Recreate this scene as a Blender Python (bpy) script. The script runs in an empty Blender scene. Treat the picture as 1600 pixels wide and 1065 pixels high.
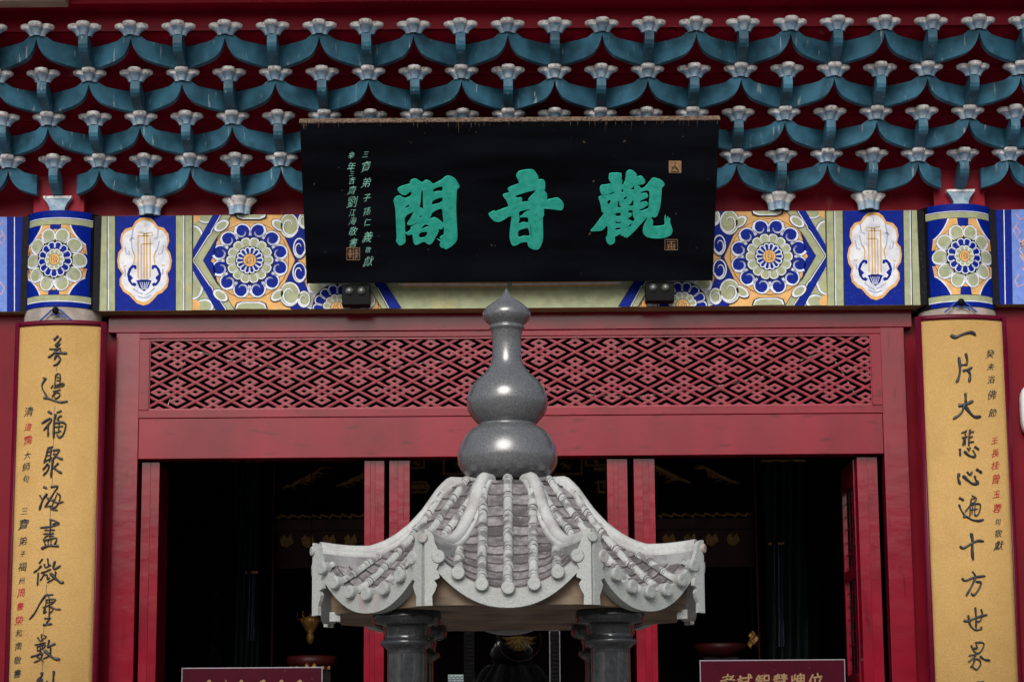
import bpy, math, random
from mathutils import Vector, Matrix
random.seed(7)
S = bpy.context.scene
col = S.collection
R = math.radians

# ------------------------------------------------------------------ camera, sky, sun, exposure
CAM = Vector((0.012, -15.0, 1.6)); PITCH = 10.8; ROLL = -0.42; F = 3800.0
RM = Matrix.Rotation(R(90 + PITCH), 3, 'X') @ Matrix.Rotation(R(ROLL), 3, 'Z')
cd = bpy.data.cameras.new('camera'); cam = bpy.data.objects.new('camera', cd); col.objects.link(cam)
cam.matrix_world = Matrix.Translation(CAM) @ RM.to_4x4()
cd.sensor_width = 36; cd.lens = 36 * F / 1600; cd.clip_end = 2000; cd.clip_start = 0.1
S.camera = cam
W = bpy.data.worlds.new('World'); S.world = W; W.use_nodes = True
wn, wl = W.node_tree.nodes, W.node_tree.links
sky = wn.new('ShaderNodeTexSky'); sky.sky_type = 'NISHITA'; sky.sun_disc = False
SUN_EL, SUN_AZ = 34.0, 190.0
sky.sun_elevation = R(SUN_EL); sky.sun_rotation = R(SUN_AZ); sky.air_density = 1.0; sky.dust_density = 4.0
hs = wn.new('ShaderNodeHueSaturation'); hs.inputs['Saturation'].default_value = 0.35
wl.new(sky.outputs[0], hs.inputs['Color']); wl.new(hs.outputs[0], wn['Background'].inputs[0])
wn['Background'].inputs[1].default_value = 0.115
sd = bpy.data.lights.new('sun', 'SUN'); sd.energy = 1.9; sd.angle = R(32); sd.color = (1, .96, .9)
so = bpy.data.objects.new('sun', sd); col.objects.link(so)
_d = Vector((math.sin(R(SUN_AZ)) * math.cos(R(SUN_EL)), math.cos(R(SUN_AZ)) * math.cos(R(SUN_EL)), math.sin(R(SUN_EL))))
so.rotation_euler = _d.to_track_quat('Z', 'Y').to_euler()
S.view_settings.view_transform = 'Standard'; S.view_settings.look = 'None'
S.view_settings.exposure = 0.12; S.view_settings.gamma = 1; S.view_settings.use_curve_mapping = False

# ------------------------------------------------------------------ measuring helpers (photo pixel -> point on a surface)
def ray(px, py): return RM @ Vector(((px - 800) / F, (532.5 - py) / F, -1))
def P(px, py, Y):
    v = ray(px, py); return CAM + v * ((Y - CAM.y) / v.y)
def PP(px, py, p0, n):
    v = ray(px, py); return CAM + v * ((p0 - CAM).dot(n) / v.dot(n))
def ZC(py, Y): return P(797, py, Y).z
def XC(px, py, Y): return P(px, py, Y).x

# ------------------------------------------------------------------ mesh helpers
class MB:
    def __init__(s): s.v = []; s.f = []; s.m = []; s.sm = []
    def face(s, pts, m=0, smooth=False):
        b = len(s.v); s.v += [tuple(p) for p in pts]; s.f.append(tuple(range(b, b + len(pts)))); s.m.append(m); s.sm.append(smooth)
    def box(s, x0, x1, y0, y1, z0, z1, m=0, bev=0):
        b = len(s.v)
        s.v += [(x0,y0,z0),(x1,y0,z0),(x1,y1,z0),(x0,y1,z0),(x0,y0,z1),(x1,y0,z1),(x1,y1,z1),(x0,y1,z1)]
        for q in ((0,1,5,4),(1,2,6,5),(2,3,7,6),(3,0,4,7),(4,5,6,7),(3,2,1,0)):
            s.f.append(tuple(b + i for i in q)); s.m.append(m); s.sm.append(False)
    def prism(s, pts, off, m=0, m_side=None):
        off = Vector(off); a = [Vector(p) for p in pts]; b = [p + off for p in a]; n = len(a)
        s.face(a, m); s.face(b[::-1], m)
        ms = m if m_side is None else m_side
        for i in range(n):
            j = (i + 1) % n; s.face((a[i], b[i], b[j], a[j]), ms)
    def grid(s, rows, m=0, smooth=True, closed=False, mf=None):
        b = len(s.v); nr = len(rows); nc = len(rows[0])
        for r in rows: s.v += [tuple(p) for p in r]
        for i in range(nr - 1):
            for j in range(nc if closed else nc - 1):
                k = (j + 1) % nc
                s.f.append((b+i*nc+j, b+i*nc+k, b+(i+1)*nc+k, b+(i+1)*nc+j)); s.m.append(mf(i, j) if mf else m); s.sm.append(smooth)
    def lathe(s, prof, c=(0,0,0), n=32, m=0, smooth=True, mf=None):
        rows = [[(c[0]+r*math.cos(a*2*math.pi/n), c[1]+r*math.sin(a*2*math.pi/n), c[2]+z) for a in range(n)] for r, z in prof]
        s.grid(rows, m, smooth, True, mf)
    def tube(s, pts, r, n=8, m=0, smooth=True, cap=True):
        pts = [Vector(p) for p in pts]; rows = []
        for i, p in enumerate(pts):
            t = (pts[min(i+1, len(pts)-1)] - pts[max(i-1, 0)]).normalized()
            u = t.cross(Vector((0, .001, 1))); u = u.normalized() if u.length > .05 else Vector((1, 0, 0))
            w = t.cross(u).normalized(); rr = r[i] if isinstance(r, (list, tuple)) else r
            rows.append([p + (u * math.cos(a*2*math.pi/n) + w * math.sin(a*2*math.pi/n)) * rr for a in range(n)])
        s.grid(rows, m, smooth, True)
        if cap: s.face(rows[0][::-1], m); s.face(rows[-1], m)
    def build(s, name, mats, parent=None, bevel=0):
        me = bpy.data.meshes.new(name); me.from_pydata(s.v, [], s.f)
        for mt in (mats if isinstance(mats, (list, tuple)) else [mats]): me.materials.append(mt)
        me.polygons.foreach_set('material_index', s.m); me.polygons.foreach_set('use_smooth', s.sm)
        me.update()
        return link(name, me, parent, bevel)
def link(name, me, parent=None, bevel=0):
    o = bpy.data.objects.new(name, me); col.objects.link(o)
    if parent: o.parent = parent
    if bevel:
        w = o.modifiers.new('b', 'BEVEL'); w.width = bevel; w.segments = 2; w.limit_method = 'ANGLE'; w.angle_limit = R(35)
    return o
def node(name, parent=None, loc=(0,0,0)):
    o = bpy.data.objects.new(name, None); o.location = loc; col.objects.link(o); o.empty_display_size = .1
    if parent: o.parent = parent
    return o
def tag(o, label=None, cat=None, group=None, kind=None):
    if label: o['label'] = label
    if cat: o['category'] = cat
    if group: o['group'] = group
    if kind: o['kind'] = kind
    return o
def fixup(o):      # merge coincident verts so smooth/bevel work, and make normals consistent
    import bmesh
    bm = bmesh.new(); bm.from_mesh(o.data); bmesh.ops.remove_doubles(bm, verts=bm.verts, dist=1e-5)
    bmesh.ops.recalc_face_normals(bm, faces=bm.faces); bm.to_mesh(o.data); bm.free(); return o

# ------------------------------------------------------------------ materials
def mat(name, c, rough=.5, metal=0, noise=0.0, ns=20, c2=None, bump=0, bs=60, stretch=(1,1,1), coat=0, spec=.5,
        stain=None, stain_amt=0, stain_scale=4, stain_stretch=(1,1,1), rvar=0, th=(.45,.62), vary=0):
    m = bpy.data.materials.new(name); m.use_nodes = True; n, l = m.node_tree.nodes, m.node_tree.links
    b = n['Principled BSDF']; b.inputs['Base Color'].default_value = (*c, 1); b.inputs['Roughness'].default_value = rough
    b.inputs['Metallic'].default_value = metal; b.inputs['Specular IOR Level'].default_value = spec
    b.inputs['Coat Weight'].default_value = coat; b.inputs['Coat Roughness'].default_value = .12
    tc = n.new('ShaderNodeTexCoord')
    oi = n.new('ShaderNodeObjectInfo'); ml = n.new('ShaderNodeMath'); ml.operation = 'MULTIPLY'; ml.inputs[1].default_value = 43.0; l.new(oi.outputs['Random'], ml.inputs[0])
    def mp(st):
        k = n.new('ShaderNodeMapping'); k.inputs['Scale'].default_value = st; l.new(ml.outputs[0], k.inputs['Location']); l.new(tc.outputs['Object'], k.inputs[0]); return k.outputs[0]
    def nz(scale, st, det=6):
        k = n.new('ShaderNodeTexNoise'); k.inputs['Scale'].default_value = scale; k.inputs['Detail'].default_value = det
        l.new(mp(st), k.inputs['Vector']); return k.outputs['Fac']
    colr = None
    if noise or c2:
        c2 = c2 or tuple(x * (1 - noise) for x in c)
        f = nz(ns, stretch); r = n.new('ShaderNodeValToRGB')
        r.color_ramp.elements[0].color = (*c2, 1); r.color_ramp.elements[0].position = .35
        r.color_ramp.elements[1].color = (*c, 1); r.color_ramp.elements[1].position = .62
        l.new(f, r.inputs[0]); colr = r.outputs[0]
    if stain:
        f = nz(stain_scale, stain_stretch, 8); r = n.new('ShaderNodeValToRGB')
        r.color_ramp.elements[0].position = th[0]; r.color_ramp.elements[1].position = th[1]
        r.color_ramp.elements[1].color = (stain_amt,)*3 + (1,); l.new(f, r.inputs[0])
        mx = n.new('ShaderNodeMix'); mx.data_type = 'RGBA'; l.new(r.outputs[0], mx.inputs['Factor'])
        if colr: l.new(colr, mx.inputs[6])
        else: mx.inputs[6].default_value = (*c, 1)
        mx.inputs[7].default_value = (*stain, 1); colr = mx.outputs[2]
    if vary:
        h = n.new('ShaderNodeHueSaturation'); r_ = n.new('ShaderNodeMapRange'); r_.inputs['To Min'].default_value = 1 - vary; r_.inputs['To Max'].default_value = 1 + vary
        l.new(oi.outputs['Random'], r_.inputs[0]); l.new(r_.outputs[0], h.inputs['Value'])
        if colr: l.new(colr, h.inputs['Color'])
        else: h.inputs['Color'].default_value = (*c, 1)
        colr = h.outputs[0]
    if colr: l.new(colr, b.inputs['Base Color'])
    if rvar:
        f = nz(6, (1,1,1)); k = n.new('ShaderNodeMapRange'); k.inputs['To Min'].default_value = rough - rvar; k.inputs['To Max'].default_value = rough + rvar
        l.new(f, k.inputs[0]); l.new(k.outputs[0], b.inputs['Roughness'])
    if bump:
        f = nz(bs, stretch); k = n.new('ShaderNodeBump'); k.inputs['Strength'].default_value = bump; k.inputs['Distance'].default_value = .01
        l.new(f, k.inputs['Height']); l.new(k.outputs[0], b.inputs['Normal'])
    return m

M = {}
M['red'] = mat('red_lacquer', (.21,.003,.016), .17, noise=.3, ns=3, stain=(.07,.001,.006), stain_amt=.7, stain_scale=7, stain_stretch=(1,1,4), th=(.60,.72), bump=.17, bs=4, stretch=(1,1,.35), rvar=.05, spec=.4)
M['redv'] = mat('red_lacquer_upright', (.20,.004,.016), .15, stain=(.07,.001,.006), stain_amt=.7, stain_scale=9, stain_stretch=(3,1,.4), th=(.60,.72), noise=.25, ns=3, bump=.11, bs=8, stretch=(.6,1,1.3), rvar=.05)
M['redmatt'] = mat('red_board_paint', (.27,.002,.018), .42, spec=.12, noise=.3, ns=2.2, bump=.1, bs=9, stretch=(.3,1,1), stain=(.3,.12,.1), stain_amt=.35, stain_scale=16, stain_stretch=(1,1,.25), th=(.66,.74))
M['redpost'] = mat('red_column_paint', (.165,.003,.012), .32, spec=.12, noise=.2, ns=4, bump=.1, bs=7, rvar=.05)
M['maroon'] = mat('maroon_frame_paint', (.10,.002,.016), .35, spec=.2, noise=.2, ns=12)
M['fret'] = mat('red_fret_paint', (.26,.012,.03), .3, noise=.25, ns=18, bump=.1, bs=80)
M['teal'] = mat('blue_bracket_paint', (.048,.165,.25), .5, noise=.6, ns=7, bump=.1, bs=20, stain=(.42,.47,.5), stain_amt=.6, stain_scale=40, stain_stretch=(1,1,.2), th=(.64,.71), spec=.3, vary=.16)
M['cupblue'] = mat('pale_blue_cup_paint', (.38,.48,.56), .5, spec=.2, vary=.15, c2=(.17,.28,.42), ns=26, bump=.15, bs=40)
M['cupwhite'] = mat('white_cup_rim_paint', (.88,.86,.86), .55, vary=.08, noise=.25, ns=24, bump=.2, bs=70, stain=(.22,.13,.1), stain_amt=.7, stain_scale=55, th=(.54,.66))
for k, c in dict(blue=(.001,.014,.24), sage=(.36,.39,.24), orange=(.72,.41,.15), white=(.72,.75,.85), ink=(.014,.016,.03),
                 black=(.006,.006,.009), lilac=(.16,.26,.66), pink=(.5,.33,.45), haze=(.38,.40,.55), gold=(.62,.36,.09)).items():
    M[k] = mat('beam_paint_' + k, c, .46, spec=.07, noise=.2, ns=22, bump=.08, bs=60,
               stain=(.55,.42,.12) if k == 'sage' else (tuple(min(1, x * .6 + .25) for x in c)), stain_amt=.35 if k == 'sage' else .16,
               stain_scale=9 if k == 'sage' else 60, th=(.56,.72) if k == 'sage' else (.64,.72))
M['cream'] = mat('white_cartouche_paint', (.68,.69,.73), .45, c2=(.5,.52,.6), ns=14, stain=(.35,.36,.46), stain_amt=.5, stain_scale=18, th=(.52,.7))
M['plaster'] = mat('bare_plaster', (.42,.36,.32), .9, noise=.35, ns=9, bump=.3, bs=50)
M['ochre'] = mat('beam_underside_paint', (.30,.22,.09), .6, noise=.3, ns=8)
M['gilt'] = mat('speckled_gold_ground', (.49,.31,.115), .6, spec=.15, c2=(.36,.215,.07), ns=210, bump=.45, bs=160, stain=(.30,.17,.05), stain_amt=.35, stain_scale=5, th=(.5,.75))
M['inkchar'] = mat('raised_black_lacquer', (.016,.02,.03), .28, noise=.3, ns=40, bump=.1, bs=60)
M['redchar'] = mat('red_ink', (.35,.01,.02), .5)
M['board'] = mat('black_lacquer_board', (.0045,.0055,.009), .34, noise=.7, ns=7, bump=.06, bs=14, stretch=(.2,1,1), rvar=.08, stain=(.35,.22,.15), stain_amt=.35, stain_scale=30, stain_stretch=(1,1,.18), th=(.71,.75), spec=.10)
M['dust'] = mat('dusty_board_edge', (.20,.13,.09), .9, c2=(.03,.02,.016), ns=60, bump=.4, bs=90)
M['jade'] = mat('green_character_paint', (.045,.46,.36), .5, spec=.15, c2=(.022,.36,.27), ns=30, bump=.2, bs=120)
M['seal'] = mat('seal_stamp_gold', (.45,.26,.14), .6, noise=.4, ns=70)
M['iron'] = mat('black_iron', (.005,.005,.006), .5, spec=.06, bump=.1, bs=50)
M['steel'] = mat('dull_steel', (.22,.24,.22), .35, metal=.6, noise=.3, ns=60)
M['rope'] = mat('blue_rope', (.02,.07,.3), .8)
M['granite'] = mat('polished_grey_granite', (.105,.11,.118), .25, spec=.9, coat=.25, c2=(.06,.063,.07), ns=160, bump=.04, bs=200, rvar=.07, stain=(.28,.29,.31), stain_amt=.5, stain_scale=170, th=(.6,.7))
M['dgranite'] = mat('polished_dark_granite', (.032,.035,.040), .14, c2=(.022,.024,.027), ns=60, rvar=.04, stain=(.10,.10,.105), stain_amt=.35, stain_scale=120, stain_stretch=(1,1,.15), th=(.55,.7))
M['gap_shade'] = mat('joint_gap_shade', (.05,.045,.045), .9)  # dark colour painted as the shade in tile gaps and ring grooves
M['hip'] = mat('pale_ridge_granite', (.43,.44,.435), .7, c2=(.36,.37,.37), ns=120, bump=.1, bs=200, stain=(.22,.205,.205), stain_amt=.75, stain_scale=9, th=(.48,.66))
M['web'] = mat('shaded_stained_ridge_side', (.27,.275,.28), .8, c2=(.17,.175,.18), ns=12, bump=.15, bs=90, stain=(.11,.09,.095), stain_amt=.7, stain_scale=14, th=(.5,.65))  # shade below the hip ridge put into a darker stone colour, plus stains
M['mint'] = mat('pale_green_ink', (.36,.80,.66), .5, spec=.1)
M['stone'] = mat('pale_weathered_granite', (.38,.39,.385), .75, vary=.12, c2=(.31,.32,.315), ns=120, bump=.12, bs=200, stain=(.10,.095,.095), stain_amt=.85, stain_scale=24, th=(.49,.60))
M['stonew'] = mat('pale_granite_fascia', (.35,.37,.36), .7, vary=.06, c2=(.28,.295,.29), ns=150, bump=.25, bs=140, stain=(.30,.17,.15), stain_amt=.5, stain_scale=9, stain_stretch=(1,1,.3), th=(.58,.72))
M['pan'] = mat('purple_grey_tile', (.22,.205,.21), .8, vary=.25, c2=(.13,.115,.12), ns=60, bump=.15, bs=120, stain=(.055,.05,.05), stain_amt=.85, stain_scale=11, th=(.46,.60))
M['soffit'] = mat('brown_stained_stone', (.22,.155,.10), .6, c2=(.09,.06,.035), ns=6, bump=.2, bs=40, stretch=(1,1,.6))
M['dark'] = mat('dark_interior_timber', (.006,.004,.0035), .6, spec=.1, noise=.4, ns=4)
M['darkred'] = mat('dark_red_interior_lacquer', (.04,.005,.005), .45, spec=.2, noise=.4, ns=6)
M['gildwood'] = mat('gilded_carving', (.30,.15,.03), .4, metal=.4, noise=.5, ns=40, bump=.5, bs=60)
M['navy'] = mat('blue_silk_banner', (.015,.025,.06), .6, noise=.4, ns=12)
M['green'] = mat('dark_green_silk', (.0016,.006,.006), .6, spec=.1, noise=.4, ns=9)
M['signred'] = mat('dark_red_sign_face', (.045,.0005,.008), .35, spec=.08, noise=.2, ns=9, stain=(.25,.1,.12), stain_amt=.3, stain_scale=45, th=(.68,.72))
M['signtext'] = mat('dull_gold_lettering', (.24,.15,.075), .6, spec=.1)
M['alu'] = mat('thin_metal_edging', (.20,.17,.20), .5, metal=.3)
M['wire'] = mat('white_wire', (.75,.68,.6), .6)
M['whiteplastic'] = mat('white_lamp_glass', (.8,.8,.8), .4)
M['beige'] = mat('beige_casing', (.42,.32,.24), .6, noise=.2, ns=8)
M['paving'] = mat('grey_granite_paving', (.17,.165,.16), .7, noise=.3, ns=1.5, bump=.3, bs=20)
M['greywall'] = mat('opposite_wall_render', (.10,.03,.028), .8, noise=.3, ns=2)
M['rooftile'] = mat('dark_roof_tile', (.045,.045,.045), .6, noise=.4, ns=6)
M['leaf'] = mat('dark_leaves', (.03,.06,.02), .6, noise=.5, ns=2)
gm = bpy.data.materials.new('window_glass'); gm.use_nodes = True
_n, _l = gm.node_tree.nodes, gm.node_tree.links
_g = _n.new('ShaderNodeBsdfGlossy'); _g.inputs['Roughness'].default_value = .02
_t = _n.new('ShaderNodeBsdfTransparent'); _t.inputs[0].default_value = (.85,.9,.9,1)
_f = _n.new('ShaderNodeFresnel'); _f.inputs[0].default_value = 1.5; _x = _n.new('ShaderNodeMixShader')
_l.new(_f.outputs[0], _x.inputs[0]); _l.new(_t.outputs[0], _x.inputs[1]); _l.new(_g.outputs[0], _x.inputs[2])
_l.new(_x.outputs[0], _n['Material Output'].inputs[0]); M['glass'] = gm

# ------------------------------------------------------------------ setting
mb = MB(); mb.face([(-300,-300,0),(300,-300,0),(300,300,0),(-300,300,0)])
tag(mb.build('ground', M['paving']), kind='structure')

hall = tag(node('temple_hall'), 'red lacquered temple hall with rows of blue flower-cup brackets, painted beam and dark open doorway', 'temple')
HX = 8.0   # half length built

# ---- bracket tiers
STEP = .22; HP = .285
YN = [None, -.88, -.66, -.44, -.22, 0.0]            # tier 1 (top) .. 5 (cups on the beam)
ZR = [None, ZC(26.5,-.98), ZC(99,-.76), ZC(167.6,-.54), ZC(234,-.32), ZC(301,-.10)]   # rim tops
CH = .074                                            # cup height
ZBEAM = P(797, 333, 0).z; ZBEAMB = P(797, 481, 0).z
# inclined red backboards, each lapping over the one below at rim level
for n in range(1, 6):
    if n == 1: q = [(YN[1]+.085, ZR[1]-.012), (YN[1]+.085, ZR[1]+.34)]
    elif n == 5: q = [(.075, ZBEAM-.02), (.072, ZR[5]+.02), (YN[4]+.10, ZR[4]-.002)]
    else: q = [(YN[n]+.080, ZR[n]-.012), (YN[n]+.075, ZR[n]+.035), (YN[n-1]+.10, ZR[n-1]-.002)]
    mb = MB(); mb.prism([(-HX, y, z) for y, z in q] + [(-HX, y+.05, z) for y, z in q[::-1]], (2*HX, 0, 0))
    mb.build('backboard', M['redmatt'], hall, .004)
mb = MB(); mb.box(-HX, HX, -.985, -.812, ZR[1] + .10, ZR[1] + .32); mb.build('eave_purlin', M['redmatt'], hall, .004)
# roof overhang above the frame
mb = MB(); z0 = ZR[1] + .32
mb.prism([(-HX,-.95,z0),(-HX,-1.6,z0-.02),(-HX,-1.6,z0+.12),(-HX,4,z0+2.8),(-HX,4,z0)], (2*HX,0,0))
mb.build('roof_eave', M['rooftile'], hall)

# cup mesh (quatrefoil)
def quat(off, r, th):
    best = 0
    for k in range(4):
        a = k * math.pi / 2; c = math.cos(th - a)
        d = off * c; q = r * r - off * off * (1 - c * c)
        if q > 0: best = max(best, d + math.sqrt(q))
    return best
def cup_mesh(h, s=1.0, tall=False):
    prof = [(0,.024,.023,0),(.18,.026,.025,0),(.36,.032,.029,0),(.5,.040,.033,0),(.60,.050,.037,0),(.68,.057,.040,1),(.74,.061,.0415,1),(.92,.062,.0415,1),(1.0,.058,.038,1),(1.0,.02,.02,1)]
    if tall: prof = [(0,.034,.030,0),(.3,.034,.031,0),(.5,.038,.034,0),(.62,.044,.036,1),(.76,.054,.042,1),(.84,.06,.045,1),(.95,.06,.045,1),(1,.054,.042,1),(1,.02,.02,1)]
    mb = MB(); n = 48
    rows = []
    for z, off, r, m in prof:
        rows.append([(s*quat(off, r, a*2*math.pi/n)*math.cos(a*2*math.pi/n), s*quat(off, r, a*2*math.pi/n)*math.sin(a*2*math.pi/n), z*h) for a in range(n)])
    mb.grid(rows, 0, True, True, mf=lambda i, j: prof[i+1][3])
    me = bpy.data.meshes.new('cup'); me.from_pydata(mb.v, [], mb.f); me.materials.append(M['cupblue']); me.materials.append(M['cupwhite'])
    me.polygons.foreach_set('material_index', mb.m); me.polygons.foreach_set('use_smooth', mb.sm); return me
def new_mesh(mb, name, mats):
    me = bpy.data.meshes.new(name); me.from_pydata(mb.v, [], mb.f)
    for m in mats: me.materials.append(m)
    me.polygons.foreach_set('material_index', mb.m); me.polygons.foreach_set('use_smooth', mb.sm)
    import bmesh
    bm = bmesh.new(); bm.from_mesh(me); bmesh.ops.remove_doubles(bm, verts=bm.verts, dist=1e-5)
    bmesh.ops.recalc_face_normals(bm, faces=bm.faces); bm.to_mesh(me); bm.free(); return me
CUP = cup_mesh(CH)
CUPB = cup_mesh(ZR[5] - ZBEAM, 1.05, True)

def wing_mesh(h, sgn, cut=None):
    # from the foot (arm, s=0) up-forward to the peak (s=1); local origin at foot cup top
    k = h / .166
    low = [(0,0),(.3,0),(.44,.003),(.605,.010),(.755,.022),(.84,.038),(.905,.062),(.945,.086),(.972,.110),(.988,.132),(1.0,.150)]
    up = [(1.0,.168),(.9,.174),(.83,.174),(.775,.170),(.755,.161),(.72,.160),(.70,.152),(.54,.149),(.3,.150),(.0,.156)]
    pts = [(s, z*k) for s, z in low + up]
    if cut:
        def zl(s, arr):
            for (a, za), (b, zb) in zip(arr, arr[1:]):
                if min(a,b) <= s <= max(a,b): return za + (zb-za)*(s-a)/((b-a) or 1)
            return arr[-1][1]
        pts = [(cut, zl(cut, low)*k)] + [(s, z*k) for s, z in low if s > cut] + [(s, z*k) for s, z in up if s > cut] + [(cut, zl(cut, up[::-1])*k)]
    dx, dy = sgn * HP, -STEP; L = math.hypot(dx, dy); nx, ny = -dy/L*.024, dx/L*.024
    if sgn < 0: nx, ny = -nx, -ny
    if ny > 0: pass
    mb = MB()
    a = [Vector((s*dx, s*dy - .03, z)) for s, z in pts]
    mb.prism(a, (0, .06, 0))
    return new_mesh(mb, 'wing', [M['teal']])
def arm_mesh(h, w=.029):
    fr = [(-STEP-.040, h), (-STEP-.046, h*.78), (-STEP-.046, h*.62), (-STEP-.036, h*.46), (-STEP-.015,h*.33), (-STEP+.02, h*.22), (-STEP+.06,h*.13), (-STEP+.10, h*.06), (-STEP+.16, 0)]
    bk = [(.0, 0), (-.02, h*.3), (-.07, h*.8), (-STEP+.03, h)]
    mb = MB(); mb.prism([(-w, y, z) for y, z in fr + bk], (2*w, 0, 0))
    return new_mesh(mb, 'arm', [M['teal']])

ROWN = {1: 'top', 2: 'second', 3: 'third', 4: 'lowest'}
meshes = {}
for n in range(1, 5):
    foot = ZR[n+1]; h = ZR[n] - CH - foot
    meshes[n] = (arm_mesh(h), wing_mesh(h, -1), wing_mesh(h, 1), wing_mesh(h, -1, .44), wing_mesh(h, 1, .44))
for n in range(1, 5):
    foot = ZR[n+1]; h = ZR[n] - CH - foot; A, WL, WR, WLc, WRc = meshes[n]
    par = 0 if n % 2 == 0 else 1
    for i in range(-12, 13):
        if (i % 2) != par: continue
        x = i * HP
        br = node('bracket', hall, (x, YN[n+1], foot))
        atcol = (n == 4 and abs(i) == 10)
        def add(me, loc=(0,0,0), rot=0, name=None):
            o = link(name or me.name.split('.')[0], me, br, .003 if 'cup' not in me.name else 0); o.location = loc; o.rotation_euler[2] = rot; return o
        add(A)
        add(WLc if atcol else WL); add(WRc if atcol else WR)
        jit = lambda: random.uniform(-.06, .06)
        add(CUP, (0, -STEP, h), jit(), 'cup')
        add(CUP, (HP, -STEP, h), jit(), 'cup')
        if n == 4 and not atcol: add(CUPB, (0, 0, ZBEAM - foot), 0, 'foot_cup')
        if atcol:
            mb = MB(); hb = foot - ZBEAM + .0; t = .075; b = .047
            pts = [(-b,0),(-b*1.02,hb*.3),(-b*1.35,hb*.6),(-t*1.15,hb*.86),(-t*1.2,hb),(t*1.2,hb),(t*1.15,hb*.86),(b*1.35,hb*.6),(b*1.02,hb*.3),(b,0)]
            mb.prism([(px_, -.10, z + ZBEAM - foot) for px_, z in pts[0:4] + pts[6:]], (0, .14, 0), 0)
            mb.prism([(px_, -.104, z + ZBEAM - foot) for px_, z in pts[3:7]], (0, .147, 0), 1)
            mb.build('foot_cup', [M['cupblue'], M['cupwhite']], br, .004)
            mb = MB(); mb.box(-.162, .162, -.045, .06, ZBEAM - foot, ZR[4] - foot - .02); mb.build('post_head', M['redmatt'], br, .004)

# ---- painted beam
CX = XC(95, 405, 0); CX = -(abs(XC(93,405,0)) + abs(XC(1495,405,0))) / 2
CR = .245; CY = .13
mb = MB(); mb.box(-HX, HX, 0, .38, ZBEAMB, ZBEAM - .0005); 
for i in range(len(mb.f)):
    if i == 5: mb.m[i] = 1
beam = mb.build('painted_beam', [M['sage'], M['ochre']], hall)

def clip(poly, axis, lim, keep_gt):
    out = []
    ins = lambda p: (p[axis] >= lim) if keep_gt else (p[axis] <= lim)
    for i in range(len(poly)):
        a, b = poly[i-1], poly[i]
        if ins(a) != ins(b):
            t = (lim - a[axis]) / (b[axis] - a[axis]); q = [a[0] + (b[0]-a[0])*t, a[1] + (b[1]-a[1])*t]; q[axis] = lim; out.append(tuple(q))
        if ins(b): out.append(b)
    return out
class Paint:
    def __init__(s, surf, x0, x1, z0, z1, mats, strip=0):
        s.surf = surf; s.b = (x0, x1, z0, z1); s.mb = MB(); s.mats = mats; s.strip = strip; s.k = 0
    def poly(s, pts, m, k=None):     # pts in world (x,z)
        x0, x1, z0, z1 = s.b
        p = clip(clip(clip(clip(pts, 0, x0, True), 0, x1, False), 1, z0, True), 1, z1, False)
        if len(p) < 3: return
        lay = (s.k if k is None else k)
        mi = s.mats.index(m)
        parts = [p]
        if s.strip:
            parts = []; x = x0
            while x < x1:
                q = clip(clip(p, 0, x, True), 0, min(x + s.strip, x1), False)
                if len(q) >= 3: parts.append(q)
                x += s.strip
        for q in parts:
            s.mb.face([s.surf(a, b, lay) for a, b in q], mi)
    def build(s, name, parent): return s.mb.build(name, [M[m] for m in s.mats], parent)
COLS = ['blue','sage','orange','white','ink','black','lilac','pink','haze','gold','cream']
def circ(cx, cy, r, n=20, ry=None, a0=0): return [(cx + r*math.cos(a0+i*2*math.pi/n), cy + (ry or r)*math.sin(a0+i*2*math.pi/n)) for i in range(n)]
def ribbon(pts, w, closed=False):
    out = []; n = len(pts)
    L, Rr = [], []
    for i, p in enumerate(pts):
        a = pts[i-1] if (i > 0 or closed) else p; b = pts[(i+1) % n] if (i < n-1 or closed) else p
        tx, ty = b[0]-a[0], b[1]-a[1]; d = math.hypot(tx, ty) or 1; nx, ny = -ty/d, tx/d
        ww = (w[i] if isinstance(w, (list, tuple)) else w) / 2
        L.append((p[0]+nx*ww, p[1]+ny*ww)); Rr.append((p[0]-nx*ww, p[1]-ny*ww))
    q = []
    for i in range(n if closed else n-1):
        j = (i+1) % n; q.append([L[i], L[j], Rr[j], Rr[i]])
    return q
def rib(pt, pts, w, m, k, closed=False):
    for q in ribbon(pts, w, closed): pt.poly(q, m, k)
def petal(r0, r1, a0, a1, rnd=.09, n=6):
    pts = [(r0*math.cos(a0), r0*math.sin(a0)), (r0*math.cos((a0+a1)/2), r0*math.sin((a0+a1)/2)), (r0*math.cos(a1), r0*math.sin(a1))]
    out = []
    for i in range(n + 1):
        t = i / n; a = a1 + (a0 - a1) * t; rr = r1 * (1 - rnd * abs(2*t - 1) ** 3)
        out.append((rr*math.cos(a), rr*math.sin(a)))
    return pts + out
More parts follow.
